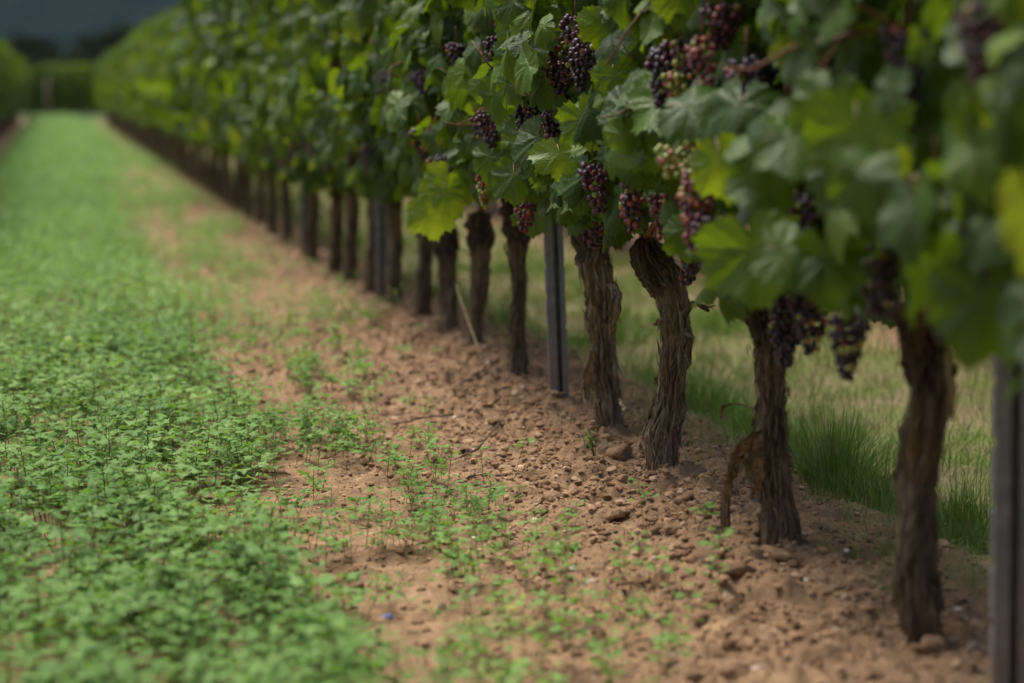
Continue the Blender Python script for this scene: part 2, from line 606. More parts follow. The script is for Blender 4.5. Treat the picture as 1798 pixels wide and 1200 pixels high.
# ------------------------------------------------------------------ the ground sheet
xs = np.concatenate([[-3000, -1200, -500, -200, -80, -40, -20, -10, -6, -4, -3], np.arange(-2.4, -.3, .08), np.arange(-.3, .45, .02),
                     np.arange(.45, 2.05, .0068), np.arange(2.05, 2.9, .02), np.arange(2.9, 5, .08), [5.2, 5.6, 6, 6.6, 7.4, 9, 12, 20, 40, 90, 200, 500, 1200, 3000]])
ys = [-40., -10, -3, 0, 2, 3, 3.3]
while ys[-1] < 11:
    ys.append(ys[-1] + .0105 * max(1, ys[-1] / 6.5))
while ys[-1] < 4000:
    ys.append(ys[-1] * 1.006 if ys[-1] < 40 else ys[-1] * 1.04)
ys = np.array(ys)
X, Y = np.meshgrid(xs, ys)
Z = ground(X, Y)
nx, ny = len(xs), len(ys)
i, j = np.meshgrid(np.arange(ny - 1), np.arange(nx - 1), indexing='ij')
i, j = i.ravel(), j.ravel()
GF = np.stack([i * nx + j, i * nx + j + 1, (i + 1) * nx + j + 1, (i + 1) * nx + j], 1)
tag(make('ground', np.stack([X.ravel(), Y.ravel(), Z.ravel()], 1), GF, M['soil']), kind='structure')

def gz(x, y):
    return float(ground(np.array([x]), np.array([y]))[0])

def on_ground(px, py):                     # where a pixel's ray meets the ground
    z = 0.0
    for _ in range(8):
        d = ray(px, py)
        P = EYE + d * (z - 1) / d[2]
        z = float(ground(np.array([P[0]]), np.array([P[1]]), False)[0])
    return P[0], P[1], gz(P[0], P[1])

# hills and far trees
def hill(name, y0, depth, height, seed, cx=0, wid=6000):
    hx = np.linspace(cx - wid / 2, cx + wid / 2, 300)
    hy = np.linspace(y0, y0 + depth, 60)
    HX, HY = np.meshgrid(hx, hy)
    t = np.clip((HY - y0) / depth, 0, 1)
    prof = np.sin(np.pi * np.clip(t * .9, 0, 1)) ** .8
    H = height * prof * (1 + .28 * fbm(HX / 900, HY / 900, 0, seed, 3)) + prof * 14 * fbm(HX / 60, HY / 60, 0, seed + 5, 3) - 1
    n = len(hx)
    i, j = np.meshgrid(np.arange(len(hy) - 1), np.arange(n - 1), indexing='ij')
    i, j = i.ravel(), j.ravel()
    F = np.stack([i * n + j, i * n + j + 1, (i + 1) * n + j + 1, (i + 1) * n + j], 1)
    tag(make(name, np.stack([HX.ravel(), HY.ravel(), H.ravel()], 1), F, M['hill']), kind='structure')
hill('hill', 1300, 2200, 330, 41)

def tree(x, y, h, w, seed, label):
    rng = np.random.default_rng(seed)
    t = empty('broadleaf_tree', (x, y, gz(x, y)))
    tag(t, label, 'tree', 'dark trees beyond the vineyard')
    a = Acc()
    V, F = tube([(0, 0, -.2), (.1, 0, h * .3), (0, .1, h * .6), (.1, .05, h * .85)], [.28, .2, .12, .04], 8)
    a.add(V, F)
    for k in range(9):
        an, z0 = rng.uniform(0, 6.28), h * rng.uniform(.25, .6)
        V, F = tube([(0, 0, z0), (math.cos(an) * w * .25, math.sin(an) * w * .25, z0 + h * .12), (math.cos(an) * w * .42, math.sin(an) * w * .42, z0 + h * .2)], [.1, .06, .02], 6)
        a.add(V, F)
    a.build('trunk', M['wood'], t)
    c = Acc()
    ncl = 60
    cc = rng.normal(size=(ncl, 3))
    cc /= np.linalg.norm(cc, axis=1)[:, None]
    cc *= rng.uniform(.45, .95, (ncl, 1)) ** .6
    cc = cc * [w / 2, w / 2, h * .42] + [0, 0, h * .58]
    n = 5200
    ci = rng.integers(0, ncl, n)
    P = cc[ci] + rng.normal(size=(n, 3)) * [w * .07, w * .07, h * .05]
    X_, T_, N_ = frames(rng.normal(size=(n, 3)), rng.normal(size=(n, 3)))
    s = rng.uniform(.12, .26, (n, 1))
    q = np.stack([P - X_ * s, P - T_ * s * .7, P + X_ * s, P + T_ * s * .7], 1).reshape(-1, 3)
    F = np.arange(4 * n).reshape(n, 4)
    c.add(q, F, np.repeat(np.clip(rng.uniform(0, 1, ncl)[ci] * .7 + rng.uniform(0, .3, n), 0, 1), 4))
    c.build('crown', M['crown'], t)
tree(4.5, 190, 6.3, 7.5, 1, 'dark rounded tree behind the far hedge, nearest the left row of vines')
tree(10.5, 196, 6.6, 7, 2, 'dark rounded tree behind the middle of the far hedge')
tree(15.5, 205, 4.6, 6, 3, 'low dark tree behind the far hedge beside the right row')
tree(-2.5, 200, 5.6, 7, 4, 'dark tree showing above the end of the left row of vines')

# ------------------------------------------------------------------ vine leaves
def outline(th):
    a = np.abs(np.degrees(th))
    pts = [(0, 1.0), (10, .95), (22, .84), (31, .79), (42, .87), (52, .93), (64, .88), (78, .78), (88, .76), (100, .83), (112, .84), (128, .75), (148, .66), (162, .60), (171, .45), (180, .05)]
    return np.interp(a, [p[0] for p in pts], [p[1] for p in pts])

def leaf_template(nt_, rings, teeth=True):
    th = np.linspace(-math.pi, math.pi, nt_ + 1)
    r = outline(th)
    V = [[0, 0]]
    for q in rings:
        rr = r * q
        if teeth and q == 1:
            k = np.arange(nt_ + 1)
            rr = rr * (1 + np.where(k % 4 == 0, .075, np.where(k % 4 == 2, -.02, -.045)) * (np.abs(th) < 2.9))
        V += list(zip(np.sin(th) * rr, np.cos(th) * rr))
    V = np.array(V)
    n = nt_ + 1
    F = [(0, 1 + k + 1, 1 + k) for k in range(nt_)]
    for q in range(len(rings) - 1):
        a, b = 1 + q * n, 1 + (q + 1) * n
        for k in range(nt_):
            F += [(a + k, a + k + 1, b + k + 1), (a + k, b + k + 1, b + k)]
    F = np.array(F)
    # orient so that +z is the upper side
    e = V[F[:, 1]] - V[F[:, 0]]
    g = V[F[:, 2]] - V[F[:, 0]]
    flip = (e[:, 0] * g[:, 1] - e[:, 1] * g[:, 0]) < 0
    F[flip] = F[flip][:, ::-1]
    return V, F
TH = leaf_template(84, (.3, .55, .8, 1))
TM = leaf_template(32, (.5, 1))
TL = leaf_template(14, (1,), False)

def put_leaves(acc, tpl, P, N, T, S, rnd, rng, fold=None):
    V0, F0 = tpl
    n = len(P)
    if n == 0:
        return
    X_, T_, N_ = frames(N, T)
    x, y = V0[:, 0][None], V0[:, 1][None]
    r = np.hypot(x, y)
    th = np.arctan2(x, y)
    U = lambda a, b: rng.uniform(a, b, (n, 1))
    fo = U(-.1, 1.0) ** 1 if fold is None else fold[:, None]
    z = -fo * (np.sqrt(x * x + .01) - .1) - U(-.1, .8) * y * np.abs(y) * .8 - U(-.2, .35) * r * r
    z = z + U(.02, .19) * np.sin(3 * th + U(0, 6.3)) * r * r + U(.02, .09) * np.sin(7 * th + U(0, 6.3)) * r ** 2
    k = np.clip(np.round(np.abs(th) / math.radians(52)), 0, 2)
    d = np.abs(th) - k * math.radians(52)
    perp = np.abs(r * np.sin(d))
    z = z + U(.01, .045) * np.clip(perp / .16, 0, 1) ** .7
    z = z + U(-.12, .12) * np.sin(2 * th + U(0, 6.3)) * r + U(-.25, .08) * np.clip(r - .62, 0, 1) ** 2 * 3
    z = z + .02 * np.sin(23 * x + 3 * rnd[:, None] * 9) * np.sin(21 * y)
    sx = U(.9, 1.12)
    wob = 1 + U(.02, .07) * np.sin(2 * th + U(0, 6.3)) + U(.01, .06) * np.sin(3 * th + U(0, 6.3)) + U(.0, .035) * np.sin(9 * th + U(0, 6.3))
    x, y = x * wob, y * wob
    W = P[:, None] + S[:, None, None] * ((x * sx)[..., None] * X_[:, None] + (y + 0 * sx)[..., None] * T_[:, None] + z[..., None] * N_[:, None])
    k = V0.shape[0]
    F = (F0[None] + (np.arange(n) * k)[:, None, None]).reshape(-1, 3)
    luv = np.zeros((n, k, 3))
    luv[..., :2] = V0[None]
    acc.add(W.reshape(-1, 3), F, np.repeat(rnd, k), luv.reshape(-1, 3))

def petioles(acc, P, T, N, rng, length=.075, m=1):
    for p, t, n in zip(P, T, N):
        t = t / np.linalg.norm(t)
        n = n / np.linalg.norm(n)
        l = length * rng.uniform(.7, 1.4)
        q = p - t * l * .45 - n * l * .75 + rng.normal(size=3) * .012
        V, F = tube([p - n * .0005, p - t * l * .33 - n * l * .15, q], [.0013, .0014, .0018], 4, False)
        acc.add(V, F, rng.uniform(), None, m)

CULL = []                                   # pockets kept open where bunches hang: (start, end, radius)

def leaf_cloud(rng, n, y0, y1, z0, z1, sides=(-1, 1), depth=(.16, .34), seed=0, size=(.048, .092)):
    side = rng.choice(sides, n)
    y = rng.uniform(y0, y1, n)
    z = z0 + (z1 - z0) * rng.beta(1.0, 1.05, n)
    lump = .06 * vnoise(y * 3.1 + 50, z * 3.3, side * 5.0, seed) + .03 * vnoise(y * 8 + 50, z * 8, side * 5.0, seed + 1)
    d = rng.uniform(depth[0], depth[1], n) + lump
    d = d * np.clip(1 - ((z - 1.15) / 1.15) ** 4, .35, 1) * (.72 + .28 * sstep(z0 - .02, z0 + .22, z))
    P = np.stack([side * d, y, z], 1)
    N = np.stack([side * rng.uniform(.2, 1.1, n), rng.normal(-.28, .55, n), rng.uniform(-.15, .95, n)], 1)
    T = np.stack([side * rng.uniform(-.1, .6, n), rng.normal(0, .55, n), rng.uniform(-1.2, -.35, n)], 1)
    S = rng.uniform(size[0], size[1], n)
    rnd = np.clip(rng.beta(1.2, 1.7, n), 0, 1)
    young = rng.uniform(size=n) < .10
    S[young] *= .55
    rnd[young] = np.clip(rnd[young] + .4, 0, .97)
    keep = np.ones(n, bool)
    C_ = P + T / np.linalg.norm(T, axis=1)[:, None] * S[:, None] * .35
    for a, b, r in CULL:
        ab = b - a
        t = np.clip(((C_ - a) @ ab) / (ab @ ab), 0, 1)
        d = np.linalg.norm(C_ - a - t[:, None] * ab, axis=1)
        keep &= ~((d < r + S * .38) & ((C_ - a) @ ab > -.0))
    return P[keep], N[keep], T[keep], S[keep], rnd[keep]

# ------------------------------------------------------------------ grapes
def cluster_mesh(acc, top, length, width, n, ripe, rng, sub=2, br=.0072, tilt=(0, 0)):
    V0, F0 = ICO[sub]
    pts = []
    tries = 0
    while len(pts) < n and tries < n * 60:
        tries += 1
        t = rng.uniform(0, 1) ** .85
        R = width / 2 * (1 - .72 * t ** 1.4) * (1 if t > .08 else .75)
        a = rng.uniform(0, 6.283)
        rr = R * math.sqrt(rng.uniform(.25, 1))
        p = np.array([rr * math.cos(a) + tilt[0] * t * length, rr * math.sin(a) + tilt[1] * t * length, -.012 - t * length])
        if all(((p - q) ** 2).sum() > (1.62 * br) ** 2 for q in pts):
            pts.append(p)
    pts = np.array(pts)
    k = len(V0)
    s = br * rng.uniform(.82, 1.12, len(pts))
    W = np.asarray(top) + pts[:, None] + V0[None] * s[:, None, None]
    F = (F0[None] + (np.arange(len(pts)) * k)[:, None, None]).reshape(-1, 3)
    col = np.clip(rng.normal(ripe + (.13 if ripe > .5 else 0), .15, len(pts)), 0, 1)
    un = rng.uniform(size=len(pts)) < .08
    col[un] = rng.uniform(.0, .3, un.sum())
    acc.add(W.reshape(-1, 3), F, np.repeat(col, k))
    V, F = tube([np.asarray(top) + [0, 0, .045], np.asarray(top), np.asarray(top) + [tilt[0] * length * .5, tilt[1] * length * .5, -length * .5]], [.002, .002, .001], 5)
    acc.add(V, F, .5, None, 1)

# ------------------------------------------------------------------ trunks
def trunk_mesh(acc, C, R, seed, nth=90, nz=170, flakes=60, shag=1.0, dark0=0.0):
    rng = np.random.default_rng(seed)
    C = np.asarray(C, float)
    R = np.asarray(R, float)
    s0 = np.concatenate([[0], np.cumsum(np.linalg.norm(np.diff(C, axis=0), axis=1))])
    s = np.linspace(0, s0[-1], nz)
    def sm(v):
        f = np.interp(s, s0, v)
        w = max(3, nz // 30) | 1
        k = np.hanning(w + 2)[1:-1]
        k /= k.sum()
        g = np.convolve(np.pad(f, w // 2, 'edge'), k, 'valid')
        return g
    c = np.stack([sm(C[:, k]) for k in range(3)], 1)
    r = sm(R)
    t = np.gradient(c, axis=0)
    t /= np.linalg.norm(t, axis=1)[:, None]
    u = np.cross(t, [0, 1, 0])
    u /= np.linalg.norm(u, axis=1)[:, None]
    v = np.cross(t, u)
    th = np.arange(nth) * 2 * math.pi / nth
    ths, ss = np.meshgrid(th, s)
    tw = ths + ss * 1.8 * rng.uniform(-1, 1)
    a, b = np.cos(tw), np.sin(tw)
    hgt = c[:, 2][:, None] + 0 * ths
    rid = 1 - np.abs(fbm(a * 5.2, b * 5.2, ss * 9, seed, 3))
    fibre = vnoise(a * 17, b * 17, ss * 22, seed + 4)
    lump = fbm(a * 1.3, b * 1.3, ss * 10, seed + 8, 3)
    plates = vnoise(a * 3 + 9, b * 3, ss * 14 + .8 * fibre, seed + 11)
    step = sstep(-.05, .05, plates)
    head = sstep(.72, .86, ss / s[-1])
    knob = fbm(a * 3, b * 3, ss * 28, seed + 20, 4)
    rid2 = 1 - np.abs(vnoise(a * 11 + 3, b * 11, ss * 16 + lump, seed + 30)) * 1.6
    fin_ = vnoise(a * 34, b * 34, ss * 30 + lump * 2, seed + 40)
    disp = .0022 * fin_ * shag + .010 * (rid - .6) * shag + .0055 * rid2 * shag + .0035 * fibre + .009 * lump + .006 * step + head * (.017 * knob + .006 * fin_)
    rad = (r[:, None] * (1 + .10 * np.sin(2 * tw + seed)) + disp * np.minimum(1, r[:, None] / .03))
    ca, sa = np.cos(ths), np.sin(ths)
    W = c[:, None] + rad[..., None] * (ca[..., None] * u[:, None] + sa[..., None] * v[:, None])
    i, j = np.meshgrid(np.arange(nz - 1), np.arange(nth), indexing='ij')
    i, j = i.ravel(), j.ravel()
    F = np.stack([i * nth + j, (i + 1) * nth + j, (i + 1) * nth + (j + 1) % nth, i * nth + (j + 1) % nth], 1)
    luv = np.stack([a * .04, b * .04, ss + 0 * a], 2).reshape(-1, 3)
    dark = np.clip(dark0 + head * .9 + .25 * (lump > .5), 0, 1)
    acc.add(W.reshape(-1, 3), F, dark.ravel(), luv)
    # cap
    top = c[-1] + t[-1] * r[-1] * .35
    k = np.arange(nth)
    acc.add(np.vstack([W[-1], top]), np.stack([k, np.full(nth, nth), (k + 1) % nth], 1)[:, ::-1], .9, np.vstack([luv.reshape(nz, nth, 3)[-1], [0, 0, s[-1]]]))
    # shaggy strips of bark, held at one end
    for q in range(flakes):
        iz = rng.integers(int(nz * .06), int(nz * .93))
        it = rng.integers(0, nth)
        hd = iz / nz > .8
        ln = rng.uniform(.015, .04) if hd else rng.uniform(.02, .09)
        m = 7
        sgn = rng.choice([-1, 1]) if hd else (1 if rng.uniform() < .3 else -1)
        outw = (W[iz, it] - c[iz])
        outw /= np.linalg.norm(outw)
        p0 = W[iz, it] - outw * .002
        lift = rng.uniform(.0, .42) ** 1.8 * (1.8 if hd else 1)
        side = rng.normal(0, .25)
        sv = np.cross(t[iz], outw)
        uu = np.linspace(0, 1, m)[:, None]
        iz2 = np.clip(iz + (sgn * uu[:, 0] * ln / s[-1] * nz).astype(int), 0, nz - 1)
        base = W[iz2, it] + outw * (.001 + lift * ln * uu ** 2) + sv * side * ln * uu + t[iz] * 0
        zz = c[iz] + sgn * uu * ln * t[iz]
        base = base + t[iz] * ((zz - base) @ t[iz])[:, None]
        V, Fq = ribbon(base, rng.uniform(.002, .0075), sv + rng.normal(0, .3, 3))
        acc.add(V, Fq, dark0 * .8 + rng.uniform(0, .5) + .3 * hd, np.stack([V[:, 0], V[:, 1], V[:, 2] * 1.0], 1))

def hero_trunk(name_y, prof, seed, parent, base, **kw):
    """prof: list of (py, left px, right px) read off the photograph, at depth plane through the vine's foot"""
    C, R = [], []
    for py, a, b in prof:
        d = ray((a + b) / 2, py)
        k = base[1] / d[1]
        P = EYE + d * k
        P[1] = base[1] + .012 * math.sin(py * .02 + seed)
        mpp = np.linalg.norm(_f) * (P - EYE) @ _f / FPX
        C.append(P - base)
        R.append((b - a) / 2 * mpp * .97 - .0055)
    C = C[::-1] if C[0][2] > C[-1][2] else C
    R = R[::-1] if prof[0][0] < prof[-1][0] else R
    g_ = np.gradient(np.array(C), axis=0)
    cs = np.abs(g_[:, 2]) / (np.linalg.norm(g_, axis=1) + 1e-9)
    R = [r_ * (.35 + .65 * c_) * .94 for r_, c_ in zip(R, cs)]
    C = [C[0] - np.array([0, 0, .08])] + C
    R = [R[0] * 1.1] + R
    a = Acc()
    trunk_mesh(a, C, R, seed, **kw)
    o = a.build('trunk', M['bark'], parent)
    return o, np.array(C[-1]) 

PROF = {
 't7': (1630, 1140, [(535, 1580, 1665), (587, 1582, 1649), (646, 1589, 1655), (704, 1586, 1656), (762, 1582, 1656), (850, 1582, 1648), (937, 1578, 1644), (1025, 1573, 1640), (1083, 1580, 1652), (1142, 1600, 1662)]),
 't6': (1370, 955, [(500, 1302, 1385), (535, 1308, 1372), (587, 1320, 1380), (646, 1325, 1378), (704, 1328, 1377), (762, 1328, 1380), (821, 1331, 1388), (879, 1335, 1394), (920, 1336, 1400), (957, 1334, 1404)]),
 't5': (1165, 830, [(418, 1120, 1150), (432, 1113, 1160), (454, 1112, 1176), (487, 1126, 1202), (510, 1143, 1209), (537, 1154, 1210), (567, 1156, 1211), (600, 1158, 1213), (642, 1155, 1208), (683, 1155, 1204), (712, 1152, 1204), (746, 1139, 1199), (775, 1134, 1193), (808, 1133, 1190), (835, 1136, 1194)]),
 't4': (1068, 750, [(370, 1012, 1078), (392, 1010, 1074), (433, 1015, 1069), (475, 1021, 1071), (517, 1025, 1077), (558, 1029, 1075), (600, 1035, 1079), (642, 1038, 1082), (683, 1041, 1087), (725, 1040, 1093), (752, 1044, 1096)]),
 't3': (912, 668, [(345, 886, 930), (400, 886, 929), (430, 890, 926), (470, 896, 922), (520, 898, 922), (580, 897, 922), (620, 898, 924), (650, 897, 927), (670, 892, 932)]),
 't2': (836, 612, [(375, 822, 862), (420, 824, 860), (450, 825, 858), (500, 828, 856), (550, 825, 850), (590, 820, 848), (612, 815, 854)]),
 't1': (789, 582, [(400, 766, 803), (450, 768, 802), (500, 771, 802), (550, 773, 804), (583, 768, 808)]),
}

def grape_set(parent, spots, rng, sub=2, off=(0, 0, 0)):
    for (p, ln, wd, n, ripe) in spots:
        ln, wd, n = ln * 1.03, wd * 1.03, int(n * 1.4)
        a = Acc()
        cluster_mesh(a, np.asarray(p) - off, ln, wd, n, ripe, rng, sub, .0074 if n > 25 else .0078, (rng.normal(0, .1), rng.normal(0, .1)))
        o = a.build('grape_cluster', [M['grape'], M['cane']], parent)

def shoots(parent, head, rng, n, y0, y1, z1=1.95, sub=6):
    # two arms along the wire, then upright canes
    for sgn, ye in ((-1, y0), (1, y1)):
        a = Acc()
        pts = [head + [0, 0, -.01], head + [rng.normal(0, .01), sgn * .08, .04], [rng.normal(0, .02), ye * .5, .71], [0, ye * .92, .70]]
        V, F = tube(np.array(pts, float), [.013, .010, .008, .005], 7)
        a.add(V, F, .5)
        a.build('arm', M['cane'], parent)
    for k in range(n):
        y = y0 + (y1 - y0) * (k + .5 + rng.uniform(-.3, .3)) / n
        zz = np.linspace(.70, z1 * rng.uniform(.85, 1), 9)
        x = np.cumsum(rng.normal(0, .022, 9)) + rng.normal(0, .03)
        x[0] = 0
        yy = y + np.cumsum(rng.normal(0, .02, 9))
        V, F = tube(np.stack([x, yy, zz], 1), np.linspace(.0052, .0022, 9), sub)
        a = Acc()
        a.add(V, F, .5)
        a.build('shoot', M['cane'], parent)

# the pictures' own leaves: (vine, px, py, x of its plane, size, turn from hanging, facing (dx,dy,dz), tint)
HERO = [
 ('t4', 940, 262, 1.24, .115, -8, (-.55, -.75, .55), .30), ('t4', 985, 285, 1.22, .085, 20, (-.2, -.9, .5), .92),
 ('t4', 1022, 335, 1.24, .085, 10, (-.5, -.8, .4), .55), ('t4', 1030, 225, 1.24, .09, 35, (-.7, -.6, .3), .72),
 ('t5', 1120, 275, 1.27, .115, 5, (-.5, -.8, .35), .25), ('t5', 1150, 190, 1.24, .105, -55, (-.3, -.7, .75), .62),
 ('t5', 1235, 195, 1.22, .11, 75, (-.4, -.6, .8), .22), ('t5', 1205, 420, 1.30, .07, 15, (-.5, -.8, .25), .6),
 ('t5', 1185, 385, 1.32, .05, -5, (-.4, -.8, .3), .55), ('t5', 1060, 60, 1.30, .085, 5, (-.2, -.9, .2), .85),
 ('t5', 1080, 150, 1.28, .08, 20, (-.5, -.8, .2), .6),
 ('t6', 1325, 470, 1.20, .125, 22, (-.5, -.85, .1), .55), ('t6', 1395, 455, 1.18, .085, 65, (-.4, -.7, .6), .42),
 ('t6', 1340, 275, 1.18, .085, -10, (-.3, -.7, .75), .5), ('t6', 1270, 300, 1.20, .08, 25, (-.4, -.8, .2), .88),
 ('t6', 1400, 260, 1.18, .095, 60, (-.3, -.7, .8), .38), ('t6', 1300, 215, 1.24, .12, 10, (-.5, -.6, .7), .2),
 ('t6', 1445, 200, 1.18, .09, -10, (-.4, -.8, .4), .45), ('t6', 1350, 330, 1.20, .085, 45, (-.4, -.7, .6), .4),
 ('t7', 1530, 320, 1.18, .085, 70, (-.4, -.8, .4), .35), ('t7', 1500, 250, 1.18, .10, 5, (-.3, -.9, .2), .62),
 ('t7', 1705, 560, 1.25, .10, -15, (-.5, -.8, .3), .35), ('t7', 1450, 480, 1.22, .09, 15, (-.5, -.8, .3), .3),
 ('t2', 775, 340, 1.22, .12, -20, (-.35, -.9, .3), .93), ('t2', 755, 385, 1.22, .11, 10, (-.35, -.9, .25), .93),
 ('t2', 860, 290, 1.26, .09, 0, (-.5, -.8, .5), .45), ('t3', 905, 320, 1.26, .09, 20, (-.5, -.8, .5), .35),
 ('t3', 790, 350, 1.24, .10, 30, (-.4, -.9, .25), .88),
 ('t5', 1190, 10, 1.28, .08, 10, (-.3, -.9, .1), .88), ('t4', 960, 30, 1.26, .08, -10, (-.3, -.9, .2), .86),
 ('t3', 905, 60, 1.24, .09, -30, (-.5, -.8, .3), .55), ('t3', 870, 180, 1.24, .09, 10, (-.6, -.7, .3), .6),
]
GR = {  # (px, py of the top, x of its plane, length, width, berries, ripeness)
 't4': [(968, 185, 1.27, .125, .055, 46, .62), (1040, 280, 1.30, .11, .07, 44, .6), (1108, 335, 1.36, .08, .06, 28, .42), (1000, 60, 1.34, .14, .10, 70, .6), (975, 95, 1.32, .12, .08, 50, .55), (1050, 370, 1.5, .09, .10, 50, .55)],
 't5': [(1195, 60, 1.34, .14, .09, 70, .62), (1190, 118, 1.27, .05, .06, 15, .03), (1230, 285, 1.24, .155, .085, 82, .45), (1190, 240, 1.22, .065, .09, 22, .06), (1250, 370, 1.3, .11, .08, 55, .7), (1232, 55, 1.30, .12, .06, 34, .42), (1215, 425, 1.42, .06, .05, 18, .8), (1170, 330, 1.4, .1, .08, 40, .5)],
 't6': [(1385, 500, 1.47, .155, .085, 85, .9), (1490, 545, 1.42, .11, .075, 50, .95), (1310, 90, 1.36, .13, .08, 60, .72), (1330, 100, 1.42, .12, .08, 50, .8), (1400, 330, 1.40, .1, .1, 50, .7), (1270, 0, 1.34, .08, .09, 46, .6), (1215, 440, 1.5, .07, .06, 24, .7)],
 't7': [(1560, 150, 1.36, .11, .12, 70, .8), (1640, 440, 1.42, .13, .09, 60, .9), (1640, 290, 1.4, .1, .09, 50, .85), (1380, 180, 1.4, .1, .08, 40, .6), (1720, 330, 1.4, .12, .1, 50, .9)],
 't3': [(852, 195, 1.34, .09, .09, 50, .7), (848, 280, 1.27, .13, .05, 34, .12), (800, 70, 1.28, .08, .07, 40, .75), (925, 350, 1.4, .08, .07, 30, .5)],
 't2': [(775, 268, 1.26, .10, .10, 60, .72), (855, 190, 1.3, .1, .08, 40, .7), (740, 120, 1.34, .09, .09, 40, .7)],
 't1': [(595, 100, 1.27, .08, .08, 40, .6), (580, 235, 1.27, .16, .07, 60, .55), (735, 220, 1.3, .1, .08, 45, .7)],
}
for k_ in GR:
    GR[k_] = [(a_, b_, c_ - .05 if 1.29 < c_ < 1.46 and b_ < 400 else c_, *r_) for a_, b_, c_, *r_ in GR[k_]]
GR['t4'] += [(1030, 60, 1.27, .12, .08, 60, .7), (1010, 20, 1.26, .10, .09, 50, .6)]
GR['t5'] += [(1165, 75, 1.26, .13, .07, 60, .75), (1115, 300, 1.30, .09, .06, 34, .7)]
GR['t6'] += [(1440, 130, 1.28, .11, .08, 50, .8), (1420, 500, 1.45, .12, .08, 60, .92), (1295, 170, 1.25, .10, .07, 44, .8)]
GR['t3'] += [(925, 180, 1.28, .1, .07, 44, .8), (870, 60, 1.28, .09, .07, 40, .75)]
GR['t1'] += [(680, 120, 1.27, .1, .08, 44, .8), (640, 250, 1.3, .12, .08, 44, .8)]
GR['t7'] += [(1530, 420, 1.36, .12, .09, 50, .9), (1600, 30, 1.34, .12, .09, 50, .9)]
VLAB = {
 't7': 'old vine with a straight dark trunk, nearest whole trunk left of the right-hand steel post',
 't6': 'old vine with a reddish trunk, torn bark hanging down at its left side',
 't5': 'old vine with a crooked S-shaped trunk and black knobbly head, in sharp focus',
 't4': 'old vine with a thick shaggy trunk just right of the grey steel post',
 't3': 'vine with a slim straight trunk just left of the sharp grey steel post',
 't2': 'vine with a slightly leaning trunk and a dry straw stalk at its foot',
 't1': 'vine with a blurred trunk just left of the one with the dry stalk',
}
GV = 'grapevines in the right-hand row'
rngH = np.random.default_rng(77)
order = ['t7', 't6', 't5', 't4', 't3', 't2', 't1']
bases = {}
for k in order:
    P = on_plane_x(PROF[k][0], PROF[k][1], ROW)
    bases[k] = np.array([ROW, P[1], ground(np.array([ROW]), np.array([P[1]]), False)[0]])
by = [bases[k][1] for k in order]
